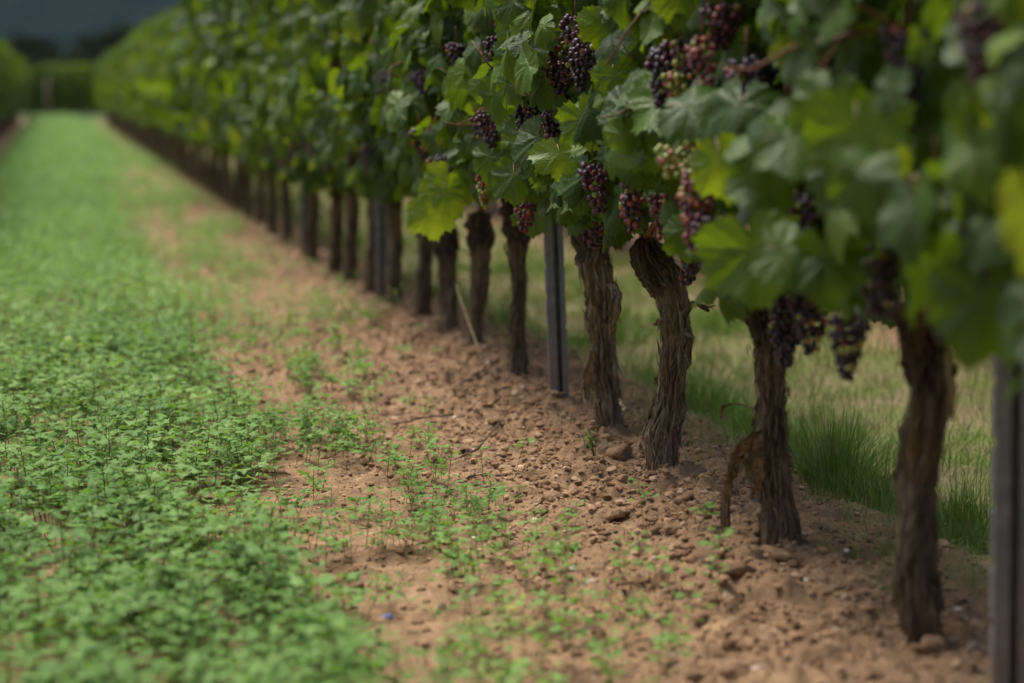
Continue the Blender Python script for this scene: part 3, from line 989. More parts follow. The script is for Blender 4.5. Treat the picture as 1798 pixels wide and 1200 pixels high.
for q, k in enumerate(order):
    base = bases[k]
    rng = np.random.default_rng(100 + q)
    root = empty('grapevine', tuple(base))
    tag(root, VLAB[k], 'grapevine', GV)
    hi = k in ('t6', 't5', 't4', 't3')
    o, head = hero_trunk(k, PROF[k][2], 60 + q, root, base, nth=150 if hi else 72, nz=300 if hi else 130, flakes=650 if hi else 200, shag=1.0, dark0={'t7': .6, 't6': .4, 't3': .4, 't2': .3, 't1': .35}.get(k, 0.0))  # bark tone per vine, with shade on the dimmer trunks put into the colour
    ylo = -(base[1] - by[q - 1]) / 2 if q else -.5
    yhi = (by[q + 1] - base[1]) / 2 if q < len(order) - 1 else .45
    shoots(root, head, rng, 7, ylo, yhi)
    span = yhi - ylo
    dz = {'t1': .07, 't2': .09, 't3': .11, 't4': .10, 't5': .05}.get(k, 0.0)
    CULL = []
    for kk in order:
        for g in GR.get(kk, []):
            p = on_plane_x(g[0], g[1], g[2])
            w = (EYE - p) / np.linalg.norm(EYE - p)
            for fz in (.1, .45, .8):
                c_ = p - [0, 0, g[3] * fz]
                CULL.append((c_ - base, c_ + w * .42 - base, g[4] * .34))
    for hx, hy, hr in ((1135, 450, .05), (1165, 490, .05), (1345, 545, .05), (1335, 590, .06), (1620, 600, .08), (1620, 680, .09), (1560, 640, .07), (1045, 440, .04), (985, 420, .03), (1260, 600, .05), (1480, 600, .06), (1490, 670, .08), (910, 400, .03), (1090, 470, .05), (1095, 520, .06), (1110, 430, .035)):
        p = on_plane_x(hx, hy, ROW - .02)
        w = (EYE - p) / np.linalg.norm(EYE - p)
        CULL.append((p - base, p + w * 1.1 - base, hr))
    a = Acc()
    A = leaf_cloud(rng, int(225 * span + 10), ylo - .06, yhi + .06, .66 + dz, 1.34, (-1,), (.15, .36), 7 + q)
    put_leaves(a, TH if hi else TM, *A, rng)
    petioles(a, A[0][::2], A[2][::2], A[1][::2], rng)
    A = leaf_cloud(rng, int(250 * span), ylo - .05, yhi + .05, .66 + dz, 2.0, (1,), (.12, .34), 17 + q)
    put_leaves(a, TM, *A, rng)
    A = leaf_cloud(rng, int(120 * span), ylo - .05, yhi + .05, .70, 2.0, (-1, 1), (.0, .14), 27 + q)
    put_leaves(a, TM, *A, rng)
    A = leaf_cloud(rng, int(230 * span), ylo - .05, yhi + .05, 1.30, 2.02, (-1,), (.12, .36), 37 + q)
    put_leaves(a, TM, *A, rng)
    A = leaf_cloud(rng, int(20 * span) + 2, ylo, yhi, .55 + dz, .72 + dz, (-1, 1), (.05, .3), 47 + q)
    put_leaves(a, TH if hi else TM, *A, rng)
    H = [h for h in HERO if h[0] == k]
    if H:
        P = np.array([on_plane_x(h[1], h[2], h[3]) for h in H]) - base
        N = np.array([h[6] for h in H], float)
        T = np.array([(-.15 + math.sin(math.radians(h[5])) * .9, -.1, -math.cos(math.radians(h[5]))) for h in H])
        S = np.array([h[4] for h in H]) * .92
        P = P - T / np.linalg.norm(T, axis=1)[:, None] * S[:, None] * .3
        put_leaves(a, TH, P, N, T, S, np.array([h[7] for h in H]), rng, rng.uniform(.05, .35, len(H)))
        petioles(a, P, T, N, rng, .1)
    a.build('foliage', [M['leaf'], M['petiole']], root)
    for q_ in range(5):
        p = np.array([rng.uniform(-.36, -.24), rng.uniform(ylo, yhi), rng.uniform(.88, 1.3)])
        dd = np.array([rng.normal(-.2, .3), rng.normal(0, .8), rng.uniform(-.9, .9)])
        dd *= rng.uniform(.10, .22) / np.linalg.norm(dd)
        b_ = Acc()
        V, F = tube(np.array([p - dd * .9 + [.05, 0, 0], p, p + dd * .6 + rng.normal(0, .012, 3), p + dd]), [.0036, .0032, .0026, .0018], 6)
        b_.add(V, F, .5)
        b_.build('shoot', M['cane'], root)
    spots = [(on_plane_x(g[0], g[1], g[2]) - base, g[3], g[4], g[5], g[6]) for g in GR.get(k, [])]
    grape_set(root, spots, rng, 3 if k in ('t4', 't5', 't6') else 2)
    if k == 't5':
        c = on_plane_x(1209, 540, 1.55) - base
        a = Acc()
        V, F = tube(np.array([c + [-.012, 0, -.02], c + [.01, -.01, .012], c + [.028, -.02, .004], c + [.045, -.03, -.008]]), [.009, .007, .0065, .004], 8)
        a.add(V + fbm(V * 90, V[:, ::-1] * 90, 0, 3, 2)[:, :1] * .0012 if False else V, F, .9, V)
        for w in range(7):
            p = c + [.03 + rng.uniform(-.01, .015), -.02, rng.uniform(-.006, .006)]
            V, F = ribbon(np.array([p, p + [.012, -.004, .002], p + [.022, -.006, -.008 * rng.uniform(-1, 1)]]), .004, (0, .3, 1))
            a.add(V, F, .7, V)
        a.build('branch_stub', M['bark'], root)
        V, F = tube(np.array([on_plane_x(1135, 440, 1.56) - base, on_plane_x(1130, 400, 1.54) - base, on_plane_x(1122, 350, 1.52) - base, on_plane_x(1112, 290, 1.5) - base]), [.017, .015, .012, .010], 10)
        a = Acc()
        a.add(V, F, .5)
        a.build('cane', M['cane'], root)
    strips = {'t4': [([(1072, 500), (1082, 510), (1084, 540), (1079, 572)], .028, 1.5), ([(1082, 500), (1089, 520), (1086, 555)], .012, 1.5),
                     ([(1040, 618), (1034, 650), (1028, 680), (1029, 700)], .030, 1.5), ([(1036, 630), (1026, 665), (1018, 668)], .012, 1.5), ([(1088, 700), (1094, 716), (1098, 722)], .01, 1.5)],
              't6': [([(1330, 758), (1312, 775), (1296, 800), (1284, 835)], .028, 1.5), ([(1284, 835), (1276, 860), (1273, 900), (1275, 955)], .022, 1.48),
                     ([(1332, 770), (1322, 810), (1318, 850)], .03, 1.5), ([(1334, 800), (1320, 835), (1296, 842)], .024, 1.5), ([(1336, 720), (1322, 718), (1300, 712), (1268, 716), (1266, 740)], .012, 1.53),
                     ([(1338, 830), (1322, 870), (1330, 900)], .02, 1.5)],
              't5': [([(1156, 560), (1152, 568), (1148, 574)], .008, 1.54), ([(1150, 700), (1142, 730), (1132, 752)], .010, 1.54), ([(1204, 585), (1214, 592), (1211, 612)], .012, 1.55)],
              't7': [([(1660, 620), (1668, 680), (1664, 740)], .02, 1.52)]}.get(k, [])
    for pts, w, xx in strips:
        P = np.array([on_plane_x(px, py, xx) for px, py in pts]) - base
        tt = np.linspace(0, 1, 12)
        P = np.stack([np.interp(tt, np.linspace(0, 1, len(P)), P[:, c]) for c in range(3)], 1)
        P += rng.normal(0, .0015, P.shape)
        a = Acc()
        for f in range(4):
            V, F = ribbon(P + rng.normal(0, w * .12, 3) + np.outer(tt, rng.normal(0, w * .25, 3)), w * rng.uniform(.4, .8), (1, -.25 + rng.normal(0, .5), .15))
            V2 = V + [0, .0025, 0]
            a.add(V, F, rng.uniform(0, .4), V * 1.0)
            a.add(V2, F[:, ::-1], rng.uniform(0, .4), V * 1.0)
        a.build('bark_strip', M['bark'], root)

CULL = []
# ------------------------------------------------------------------ vines further off: a few of each kind, copied along the rows
def proto(level, seed):
    rng = np.random.default_rng(seed)
    root = empty('grapevine', (0, 0, 0))
    lean, leany = rng.normal(0, .02), rng.normal(0, .06)
    r0 = rng.uniform(.021, .032)
    zz = np.array([-.08, 0, .15, .3, .45, .58, .64])
    C = np.stack([lean * zz * 2 + rng.normal(0, .006, 7), leany * zz * 2 + rng.normal(0, .012, 7), zz], 1)
    C[:2, :2] = 0
    R = r0 * np.array([1.25, 1.15, .95, .92, 1.0, 1.2, .9])
    a = Acc()
    if level == 0:
        trunk_mesh(a, C, R, seed, 40, 70, 25, 1.0, rng.uniform(.3, .6))
    else:
        trunk_mesh(a, C, R, seed, 12, 16, 0, 1.0, .5)
    a.build('trunk', M['bark'], root)
    a = Acc()
    if level == 0:
        for s_, n, d, z0 in (((-1,), 330, (.16, .36), .64), ((1,), 200, (.12, .34), .64), ((-1, 1), 120, (0, .15), .7), ((-1, 1), 12, (.05, .3), .54)):
            A = leaf_cloud(rng, n, -.54, .54, z0, 2.0 if n > 50 else .68, s_, d, seed)
            put_leaves(a, TM, *A, rng)
        a.build('foliage', M['leaf'], root)
        sp = []
        for _ in range(9):
            sp.append((np.array([rng.choice([-1, -1, 1]) * rng.uniform(.2, .31), rng.uniform(-.45, .45), rng.uniform(.75, 1.25)]), rng.uniform(.09, .13), rng.uniform(.06, .09), 40, rng.uniform(.5, .85)))
        grape_set(root, sp, rng, 1)
    else:
        for s_, n, d, z0 in (((-1,), 200, (.16, .37), .62), ((1,), 200, (.16, .37), .62), ((-1, 1), 60, (0, .15), .66)):
            A = leaf_cloud(rng, n, -.55, .55, z0, 2.0, s_, d, seed, (.07, .115))
            put_leaves(a, TL, *A, rng)
        a.build('foliage', M['leaf_far'], root)
    return root
P0 = [proto(0, 500 + k) for k in range(4)]
P1 = [proto(1, 600 + k) for k in range(6)]
used = set()
rngc = np.random.default_rng(9)

def set_vine(level, x, y, label, group, rz=0.0, sc_=1.0):
    pool = P0 if level == 0 else P1
    q = int(rngc.integers(0, len(pool)))
    src = pool[q]
    if src.name in used:
        r = copy_tree(src)
    else:
        used.add(src.name)
        r = src
    r.location = (x, y, float(ground(np.array([x]), np.array([y]), False)[0]))
    s = rngc.uniform(.92, 1.06) * sc_
    r.rotation_euler = (0, 0, rz + (math.pi if (level and rngc.uniform() < .5) else 0))
    r.scale = (1, 1, s)
    tag(r, label, 'grapevine', group)
    return r

set_vine(0, ROW, 3.0, 'vine whose leafy shoots fill the upper right corner beyond the right-hand steel post', GV, 0, 1.12)
ROWY = [11.45, 12.35, 13.3, 14.05, 15.35, 17.0, 18.2, 19.4, 20.6, 21.8]
RL = ['vine whose blurred trunk stands directly behind the second steel post from the right', None]
labs = ['blurred vine with its trunk just right of the third steel post', 'blurred vine with a leaning trunk just left of the third steel post',
        'blurred vine with a stout dark trunk, second left of the third steel post', 'blurred vine with a pale slim trunk left of the stout dark one',
        'blurred vine with its trunk just right of the fourth, faint steel post', 'very blurred vine with its trunk just left of the fourth, faint steel post',
        ]
LD = 'blurred vine further down the right-hand row, its trunk merging with its neighbours'
set_vine(0, ROW, 10.6, 'vine whose foliage hangs just right of the third steel post', GV)
for q, y in enumerate(ROWY):
    set_vine(0, ROW, y, labs[q] if q < len(labs) else LD, GV)
y = 22.8
while y < 79.5:
    set_vine(1, ROW, y, 'far vine in the receding part of the right-hand row, a soft green blur', GV)
    y += 1.0
y = 14.0
while y < 84.5:
    set_vine(1, LEFT, y, 'far vine in the row at the left edge, leaves reaching almost to the reddish soil', 'grapevines in the left-hand row')
    y += 1.0
y = 8.6
while y < 36:
    set_vine(1, NEXT, y, 'vine in the next row, glimpsed beyond the grass between the near trunks', 'grapevines in the next row behind')
    y += 1.05
for x, yy in [(x, yy) for yy in (88.5, 90.4, 92.3) for x in np.arange(-5, 8, 1.0)]:
    set_vine(1, x, yy + .02 * x, 'vine in the hedge-like row crossing the end of the green lane', 'grapevines crossing the end of the lane', math.pi / 2, 1.2).location.z -= .32

# ------------------------------------------------------------------ steel posts
def post_mesh(seed=0, height=1.92):
    # plan outline of the folded sheet, opening towards the camera
    prof = np.array([(-.030, .006), (-.030, -.004), (-.027, -.008), (-.004, -.008), (.000, -.004), (.000, .020), (.003, .023), (.012, .023), (.015, .020), (.015, -.004), (.018, -.008), (.029, -.008), (.032, -.004), (.032, .006)])
    th = .0022
    t = np.gradient(prof, axis=0)
    t /= np.linalg.norm(t, axis=1)[:, None]
    nrm = np.stack([-t[:, 1], t[:, 0]], 1)
    zs = [-.3, 0.0]
    z = .05
    notch = set()
    while z < height - .05:
        for dz in (0, .004, .016, .020):
            zs.append(z + dz)
        notch.add(len(zs) - 3)
        notch.add(len(zs) - 2)
        z += .1
    zs.append(height)
    V = []
    n = len(prof)
    for q, z in enumerate(zs):
        p = prof.copy()
        if q in notch:
            p[1, 0] += .006
            p[0, 0] += .006
            p[-1, 0] -= .006
            p[-2, 0] -= .006
        ring = np.vstack([p + nrm * th / 2, (p - nrm * th / 2)[::-1]])
        V.append(np.hstack([ring, np.full((2 * n, 1), z)]))
    m = 2 * n
    V = np.vstack(V)
    i, j = np.meshgrid(np.arange(len(zs) - 1), np.arange(m), indexing='ij')
    i, j = i.ravel(), j.ravel()
    F = np.stack([i * m + j, (i + 1) * m + j, (i + 1) * m + (j + 1) % m, i * m + (j + 1) % m], 1)
    return V, F
PV, PF = post_mesh()

def post(x, y, label, group, rz, lean=(0, 0)):
    z = float(ground(np.array([x]), np.array([y]), False)[0])
    o = make('vineyard_post', PV, PF, M['steel'], smooth=False)
    o.location = (x, y, z)
    o.rotation_euler = (lean[0], lean[1], rz)
    tag(o, label, 'post', group)
    return o
GP = 'steel posts of the right-hand row'
rz0 = math.radians(-8)
p0 = post(1.528, 3.70, 'dark grey steel trellis post at the right edge of the picture, tallest and nearest', GP, rz0, (0, math.radians(-.6)))
p1 = post(ROW - .005, 7.58, 'grey steel trellis post with notched edges between two trunks, in focus', GP, rz0, (0, math.radians(-2.2)))
p2 = post(ROW - .03, 11.75, 'blurred pale steel trellis post standing close beside a dark trunk', GP, rz0, (0, math.radians(-.3)))
p3 = post(ROW, 15.8, 'very blurred faint steel trellis post, left of all the other visible posts', GP, rz0)
for q in range(12):
    post(ROW, 20.6 + q * 4.2, 'hidden trellis post far down the right-hand row, lost in the leaves', GP, rz0)
for q in range(13):
    post(LEFT, 18.6 + q * 4.2, 'trellis post among the leaves of the left-hand row', 'steel posts of the left-hand row', rz0)
for q in range(5):
    post(NEXT, 12.3 + q * 4.2, 'steel trellis post in the next row, seen blurred beyond the grass', 'steel posts of the next row behind', rz0)
o = Acc()
V, F = tube([(0, 0, -.2), (0, 0, 1.0), (.01, 0, 1.55)], [.055, .052, .05], 12)
o.add(V, F, .9)
M['palewood'] = plain('weathered_wood', [(0, (.20, .17, .14)), (1, (.34, .30, .25))], .8, 12, .2, .002, stretch=(1, 1, .1))
px_ = on_plane_x(84, 180, .0)
d = ray(84, 200)
wp = EYE + d * (87.9 / d[1])
o = o.build('wooden_post', M['palewood'])
o.location = (wp[0], 87.9, gz(wp[0], 87.9))
tag(o, 'pale wooden end post in front of the hedge that closes the lane', 'post')

def wire(x, z, y0, y1, label):
    ys_ = np.linspace(y0, y1, 80)
    V, F = tube(np.stack([np.full(80, x), ys_, np.interp(ys_, GY, GZ) + z + .004 * np.sin(ys_)], 1), .0013, 5)
    tag(make('trellis_wire', V, F, M['steel']), label, 'wire', 'trellis wires')
for z, nm in ((.70, 'lowest trellis wire carrying the vine arms of the right-hand row'), (1.12, 'middle trellis wire inside the foliage of the right-hand row'), (1.6, 'upper trellis wire inside the foliage of the right-hand row')):
    wire(ROW - .02, z, 2.4, 76, nm)
wire(NEXT, .70, 8, 37, 'trellis wire of the next row behind the grass strip')
wire(LEFT, .70, 13, 75, 'trellis wire of the left-hand row')

# ------------------------------------------------------------------ seedlings of the cover crop
def small_leaf(nseg, rings=1):
    th = np.linspace(0, 2 * math.pi, nseg, endpoint=False)
    r = .5 * (1 + .20 * np.cos(5 * th) + .10 * np.cos(2 * th) + .07 * np.cos(15 * th))
    V = [[0, .45, 0]]
    for q in ([.55, 1] if rings == 2 else [1]):
        V += [[q * r[k] * math.sin(th[k]), .45 + q * r[k] * math.cos(th[k]), -.10 * q * q * abs(math.sin(th[k])) + .05 * q * math.cos(3 * th[k])] for k in range(nseg)]
    F = [(0, 1 + (k + 1) % nseg, 1 + k) for k in range(nseg)]
    if rings == 2:
        for k in range(nseg):
            a, b = 1 + k, 1 + (k + 1) % nseg
            F += [(a, b, b + nseg), (a, b + nseg, a + nseg)]
    V = np.array(V)
    F = np.array(F)[:, ::-1]
    return V, F

def seedling(rng, level, h=.09):
    """one plant: (V, F, kind of each vertex 0 leaf 1 stem, face material)"""
    acc = Acc()
    nl = [7, 5, 4][level] + int(rng.integers(0, 3 if level < 2 else 1))
    V0, F0 = small_leaf(*[(20, 2), (7, 1), (5, 1)][level])
    bend = rng.normal(0, .012, 2)
    if level < 2:
        V, F = tube([(0, 0, -.012), (bend[0] * .4, bend[1] * .4, h * .5), (bend[0], bend[1], h * .97)], [.0012, .0011, .0009], 4 if level == 0 else 3, False)
        acc.add(V, F, rng.uniform(), None, 1)
    for k in range(nl):
        t = 1 - (k / nl) * .55 + rng.uniform(-.04, .04)
        an = k * 2.4 + rng.uniform(-.3, .3)
        s = rng.uniform(.016, .031) * (.75 if k < 2 else 1)
        out = rng.uniform(.008, .024)
        dirv = np.array([math.cos(an), math.sin(an), 0])
        b = np.array([bend[0] * t, bend[1] * t, h * t])
        p = b + dirv * out + [0, 0, rng.uniform(.002, .012)]
        up = np.array([rng.normal(0, .22), rng.normal(0, .22), 1]) - dirv * rng.uniform(-.25, .35)
        X_, T_, N_ = frames(up[None], (dirv + [0, 0, rng.uniform(-.3, .2)])[None])
        W = p + s * (V0[:, :1] * X_ + V0[:, 1:2] * T_ + V0[:, 2:] * N_ * rng.uniform(.4, 2.2))
        acc.add(W, F0, rng.uniform(-.12, .12), None, 0)
        if level == 0:
            V, F = tube([b - [0, 0, .004], p], [.0008, .0006], 3, False)
            acc.add(V, F, rng.uniform(), None, 1)
    return np.vstack(acc.V), np.vstack(acc.F), np.concatenate(acc.A), np.concatenate(acc.M)

def scatter(acc, variants, P, S, tint, rng):
    vi = rng.integers(0, len(variants), len(P))
    an = rng.uniform(0, 6.283, len(P))
    for q, (V0, F0, A0, M0) in enumerate(variants):
        idx = np.nonzero(vi == q)[0]
        if len(idx) == 0:
            continue
        c, s = np.cos(an[idx])[:, None], np.sin(an[idx])[:, None]
        sc1 = S[idx][:, None]
        lean = rng.normal(0, .12, (len(idx), 2))
        W = np.stack([(V0[:, 0] * c - V0[:, 1] * s) * sc1 + lean[:, :1] * V0[:, 2], (V0[:, 0] * s + V0[:, 1] * c) * sc1 + lean[:, 1:] * V0[:, 2], V0[:, 2] * sc1], 2) + P[idx][:, None]
        k = len(V0)
        F = (F0[None] + (np.arange(len(idx)) * k)[:, None, None]).reshape(-1, 3)
        acc.V.append(W.reshape(-1, 3))
        acc.F.append(F + acc.n)
        acc.A.append(np.clip(tint[idx][:, None] + A0[None], 0, .97).ravel())
        acc.B.append(np.zeros((len(idx) * k, 3)))
        acc.M.append(np.tile(M0, len(idx)))
        acc.n += len(idx) * k

rs = np.random.default_rng(3)
SV = [[seedling(rs, l, h) for h in (.06, .08, .10, .115, .13, .145)] for l in (0, 1, 2)]

def density(x, y):
    edge = .47 + .09 * vnoise(y * .9, 0 * y, 0, 71) + .05 * vnoise(y * 3.1, 0 * y, 0, 72) + .03 * np.clip(y - 30, 0, 20)
    d = 1 - sstep(edge - .05, edge + .09, x)
    lo = LEFT + .55 - .2 * sstep(30, 60, y)
    d = d * sstep(lo - .1, lo + .15, x)
    patch = sstep(-.15, .45, fbm(x * 4.3, y * 1.9, 0, 73, 3) + .25 * fbm(x * 13, y * 9, 0, 75, 2))
    strip = (1 - sstep(.72, 1.22, x)) * sstep(.4, .5, x) *  (1 - .35 * np.exp(-((x - .72) / .12) ** 2) * sstep(4.6, 5.0, y) * (1 - sstep(5.6, 6.2, y)))
    holes = 1 - 1.0 * sstep(.15, .5, fbm(x * 5, y * 4, 0, 74, 2))
    strip = np.maximum(strip, .85 * sstep(.75, .95, x) * (1 - sstep(1.25, 1.5, x)) * sstep(8.5, 13, y) * (1 - .6 * sstep(40, 60, y)) * sstep(-.2, .6, fbm(x * 4, y * 1.2, 0, 78, 2)) / np.maximum(.12 + .88 * patch, .12))
    blob = .8 * sstep(.56, .66, x) * (1 - sstep(.84, .95, x)) * (1 - sstep(4.6, 4.95, y)) * (.4 + .6 * patch)
    strip = np.maximum(strip * .999, 0)
    d = np.maximum(d, blob)
    return np.clip(np.maximum(d * (.25 + .75 * holes), .75 * strip * (.12 + .88 * patch)), 0, 1)

acc = Acc()
for level, y0, y1, dens in ((0, 3.6, 10.5, 600), (1, 10.5, 26, 480), (2, 26, 87, 260)):
    area = (y1 - y0) * 2.3
    n = int(area * dens)
    x = rs.uniform(-.8, 1.5, n)
    y = y0 + (y1 - y0) * rs.uniform(size=n)
    px = 899 + FPX * ((x * _r[0] + y * _r[1]) / (x * _f[0] + y * _f[1]))
    keep = (px > -260) & (rs.uniform(size=n) < density(x, y))
    x, y = x[keep], y[keep]
    P = np.stack([x, y, ground(x, y)], 1)
    S = (.55 + .85 * rs.beta(1.6, 1.6, len(x))) * (1.0, 1.15, 1.6)[level]
    S *= .75 + .25 * (1 - sstep(.4, .75, x))
    tint = np.clip(.45 - .16 * sstep(14, 30, y) + .18 * vnoise(x * 3, y * 2, 0, 90) + rs.normal(0, .13, len(x)), 0, .93)  # distant plants tinted deeper: the far lane's dimmer light put into leaf colour
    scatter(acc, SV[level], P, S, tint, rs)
print('cover crop tris', sum(len(f) for f in acc.F))
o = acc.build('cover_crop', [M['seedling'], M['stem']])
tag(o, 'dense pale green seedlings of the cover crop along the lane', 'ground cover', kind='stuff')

# single seedlings on the bare soil
GS = 'single seedlings scattered on the bare soil'
meshes = []
for (V, F, A, mi) in SV[0]:
    ob = make('seedling', V, F, [M['seedling'], M['stem']], attrs={'rnd': ('FLOAT', np.clip(A + .5, 0, .95)), 'luv': ('FLOAT_VECTOR', np.zeros((len(V), 3)))}, mi=mi, link=False)
    meshes.append(ob.data)
    bpy.data.objects.remove(ob)
spots = [(885, 890), (868, 900), (905, 912), (1010, 938), (995, 950), (945, 985), (925, 970), (850, 915), (825, 930), (880, 940), (890, 960), (1000, 1000), (760, 870), (790, 905), (810, 880), (835, 955), (865, 1000), (955, 1045),
         (985, 1010), (1085, 1045), (1100, 1070), (1080, 1095), (1050, 1085), (1135, 1100), (1180, 1090), (1235, 945), (1262, 1060), (1200, 1150), (1120, 1130), (1030, 1100), (1000, 1130), (940, 1110), (1090, 1140), (1150, 1060), (1240, 1075),
         (920, 1040), (1060, 1120), (1195, 1170), (1085, 1180), (1010, 1190), (1125, 1030), (960, 1080), (600, 640), (640, 655), (700, 640), (760, 640), (680, 700), (720, 730), (745, 760), (650, 720), (560, 590), (850, 860), (905, 840), (1130, 940), (1155, 1185), (880, 1090)]
for (px, py) in spots:
    x, y, z = on_ground(px, py)
    o = bpy.data.objects.new('seedling', meshes[int(rs.integers(0, 6))])
    COL.objects.link(o)
    o.location = (x, y, z)
    o.rotation_euler = (rs.normal(0, .08), rs.normal(0, .08), rs.uniform(0, 6.28))
    s = rs.uniform(.6, 1.0)
    o.scale = (s, s, s)
    tag(o, 'small green seedling standing alone on the bare brown soil', 'seedling', GS)

# ------------------------------------------------------------------ grass beyond the vine row
def blades(acc, x, y, z, hgt, width, tint, rng, m=4, lean=.35):
    n = len(x)
    an = rng.uniform(0, 6.283, n)
    ln = np.abs(rng.normal(0, lean, n))
    t = np.linspace(0, 1, m)[None]
    ox = np.cos(an)[:, None] * (ln[:, None] * t + ln[:, None] * t ** 2.2) * hgt[:, None]
    oy = np.sin(an)[:, None] * (ln[:, None] * t + ln[:, None] * t ** 2.2) * hgt[:, None]
    oz = hgt[:, None] * t / np.sqrt(1 + ln[:, None] ** 2 * 2.5) * (1 - .25 * np.clip(ln[:, None], 0, 1.2) * t ** 2)
    C = np.stack([x[:, None] + ox, y[:, None] + oy, z[:, None] + oz], 2)
    w = width[:, None] * (1 - t ** 1.6 * .93) / 2
    pa = rng.uniform(0, 6.283, n)[:, None]
    D = np.stack([np.cos(pa) * w, np.sin(pa) * w * .6, 0 * w], 2)
    W = np.stack([C - D, C + D], 2).reshape(-1, 3)
    k = 2 * m
    f = []
    for q in range(m - 1):
        f += [(2 * q, 2 * q + 1, 2 * q + 3), (2 * q, 2 * q + 3, 2 * q + 2)]
    F = (np.array(f)[None] + (np.arange(n) * k)[:, None, None]).reshape(-1, 3)
    acc.add(W, F, np.repeat(tint, k))

rg = np.random.default_rng(12)
acc = Acc()
for n, y0, y1, wd, k in ((46000, 4.2, 9, .0028, 1), (30000, 9, 16, .005, 1.1), (16000, 16, 34, .011, 1.2)):
    x = rg.uniform(1.62, 3.6, n)
    y = rg.uniform(y0, y1, n)
    grn = sstep(-.50, .38, fbm(x * 2.2, y * 1.3, 0, 51, 3) + .30 * np.exp(-((x - 2.05) / .22) ** 2) * (y < 9) - .15)
    edge = sstep(1.66, 2.15, x + .3 * fbm(x * 3, y * 2.5, 0, 53, 2))
    isg = rg.uniform(size=n) < .15 + grn * .75
    keep = rg.uniform(size=n) < edge * np.where(isg, 1, .75)
    x, y, isg, grn = x[keep], y[keep], isg[keep], grn[keep]
    z = ground(x, y, False) - .01
    h = np.where(isg, rg.uniform(.03, .075, len(x)) * (1 + 1.1 * (vnoise(x * 9, y * 7, 0, 58) > .3)) * (1 + .35 * grn * np.exp(-((x - 2.1) / .25) ** 2)), rg.uniform(.03, .10, len(x))) * k
    tint = np.where(isg, rg.uniform(0, .42, len(x)), rg.uniform(.75, 1.1, len(x)))
    blades(acc, x[isg], y[isg], z[isg], h[isg], np.full(isg.sum(), wd), tint[isg], rg)
    s_ = ~isg
    blades(acc, x[s_], y[s_], z[s_], h[s_], np.full(s_.sum(), wd * .8), tint[s_], rg, lean=1.6)
tag(acc.build('grass', M['grass']), 'patchy short grass, green and straw coloured, beyond the vines', 'grass', kind='stuff')

def tuft(px, py, n, hgt, spread, label, straw=.1, name='grass_tuft', width=.0032):
    x0, y0, z0 = on_ground(px, py)
    a = Acc()
    x = np.clip(rg.normal(0, spread, n), -1.7 * spread, 1.7 * spread)
    y = np.clip(rg.normal(0, spread * 1.4, n), -2.2 * spread, 2.2 * spread)
    isg = rg.uniform(size=n) > straw
    h = hgt * rg.uniform(.45, 1.05, n) * np.exp(-(x ** 2 + y ** 2) / (6 * spread ** 2))
    blades(a, x, y, ground(x + x0, y + y0, False) - z0 - .01, h, np.full(n, width), np.where(isg, rg.uniform(0, .4, n), rg.uniform(.8, 1, n)), rg, 6, .28)
    o = a.build(name, M['grass'])
    o.location = (x0, y0, z0)
    tag(o, label, 'grass tuft')
tuft(1470, 872, 1100, .30, .060, 'tall dark green grass tuft between the two nearest whole trunks', .18)
tuft(1430, 905, 260, .09, .05, 'low dry straw tuft in front of the tall dark green one', .9)
tuft(1600, 985, 260, .09, .05, 'low dry straw tuft behind the foot of the straight dark trunk', .85)
tuft(1550, 900, 700, .20, .06, 'dense low green grass tuft just left of the straight dark trunk', .2)
tuft(1690, 960, 900, .24, .06, 'green grass tuft between the straight dark trunk and the right-hand post', .15)
tuft(1250, 730, 600, .15, .07, 'bright green grass tuft right of the crooked trunk', .1)
tuft(1310, 765, 300, .10, .06, 'green grass tuft behind the torn bark of the reddish trunk', .15)
tuft(1420, 810, 300, .12, .05, 'green grass tuft close right of the reddish trunk', .1)
tuft(1000, 742, 40, .045, .016, 'tiny yellow-green grass tuft at the foot of the focused steel post', .3, width=.002)
tuft(1005, 868, 12, .06, .006, 'sprig of thin grass on the soil below the white stone', 0, width=.002)
tuft(1072, 785, 14, .07, .010, 'sprig of thin upright grass in front of the shaggy trunk', 0, width=.002)
tuft(1108, 862, 10, .04, .008, 'tiny grass sprig below the crooked trunk', 0, width=.002)
tuft(890, 655, 60, .06, .03, 'small straw-coloured grass tuft at the foot of the slim trunk', .8, width=.0025)

# dry stalk beside the leaning trunk
def stalk(name, pts, xx, rad, m, label, cat='stalk'):
    P = np.array([on_plane_x(a, b, xx if np.isscalar(xx) else xx[q]) for q, (a, b) in enumerate(pts)])
    o0 = P[-1].copy()
    V, F = tube(P - o0, np.linspace(rad * .6, rad, len(P)), 6)
    a = Acc()
    a.add(V, F, .9)
    o = a.build(name, m)
    o.location = o0
    tag(o, label, cat)
M['straw'] = plain('dry_straw', [(0, (.30, .22, .10)), (1, (.46, .36, .18))], .7, 20)
stalk('dry_stalk', [(800, 500), (815, 545), (832, 590), (850, 645)], 1.48, .003, M['straw'], 'thin dry straw-coloured stalk leaning in front of the leaning trunk')

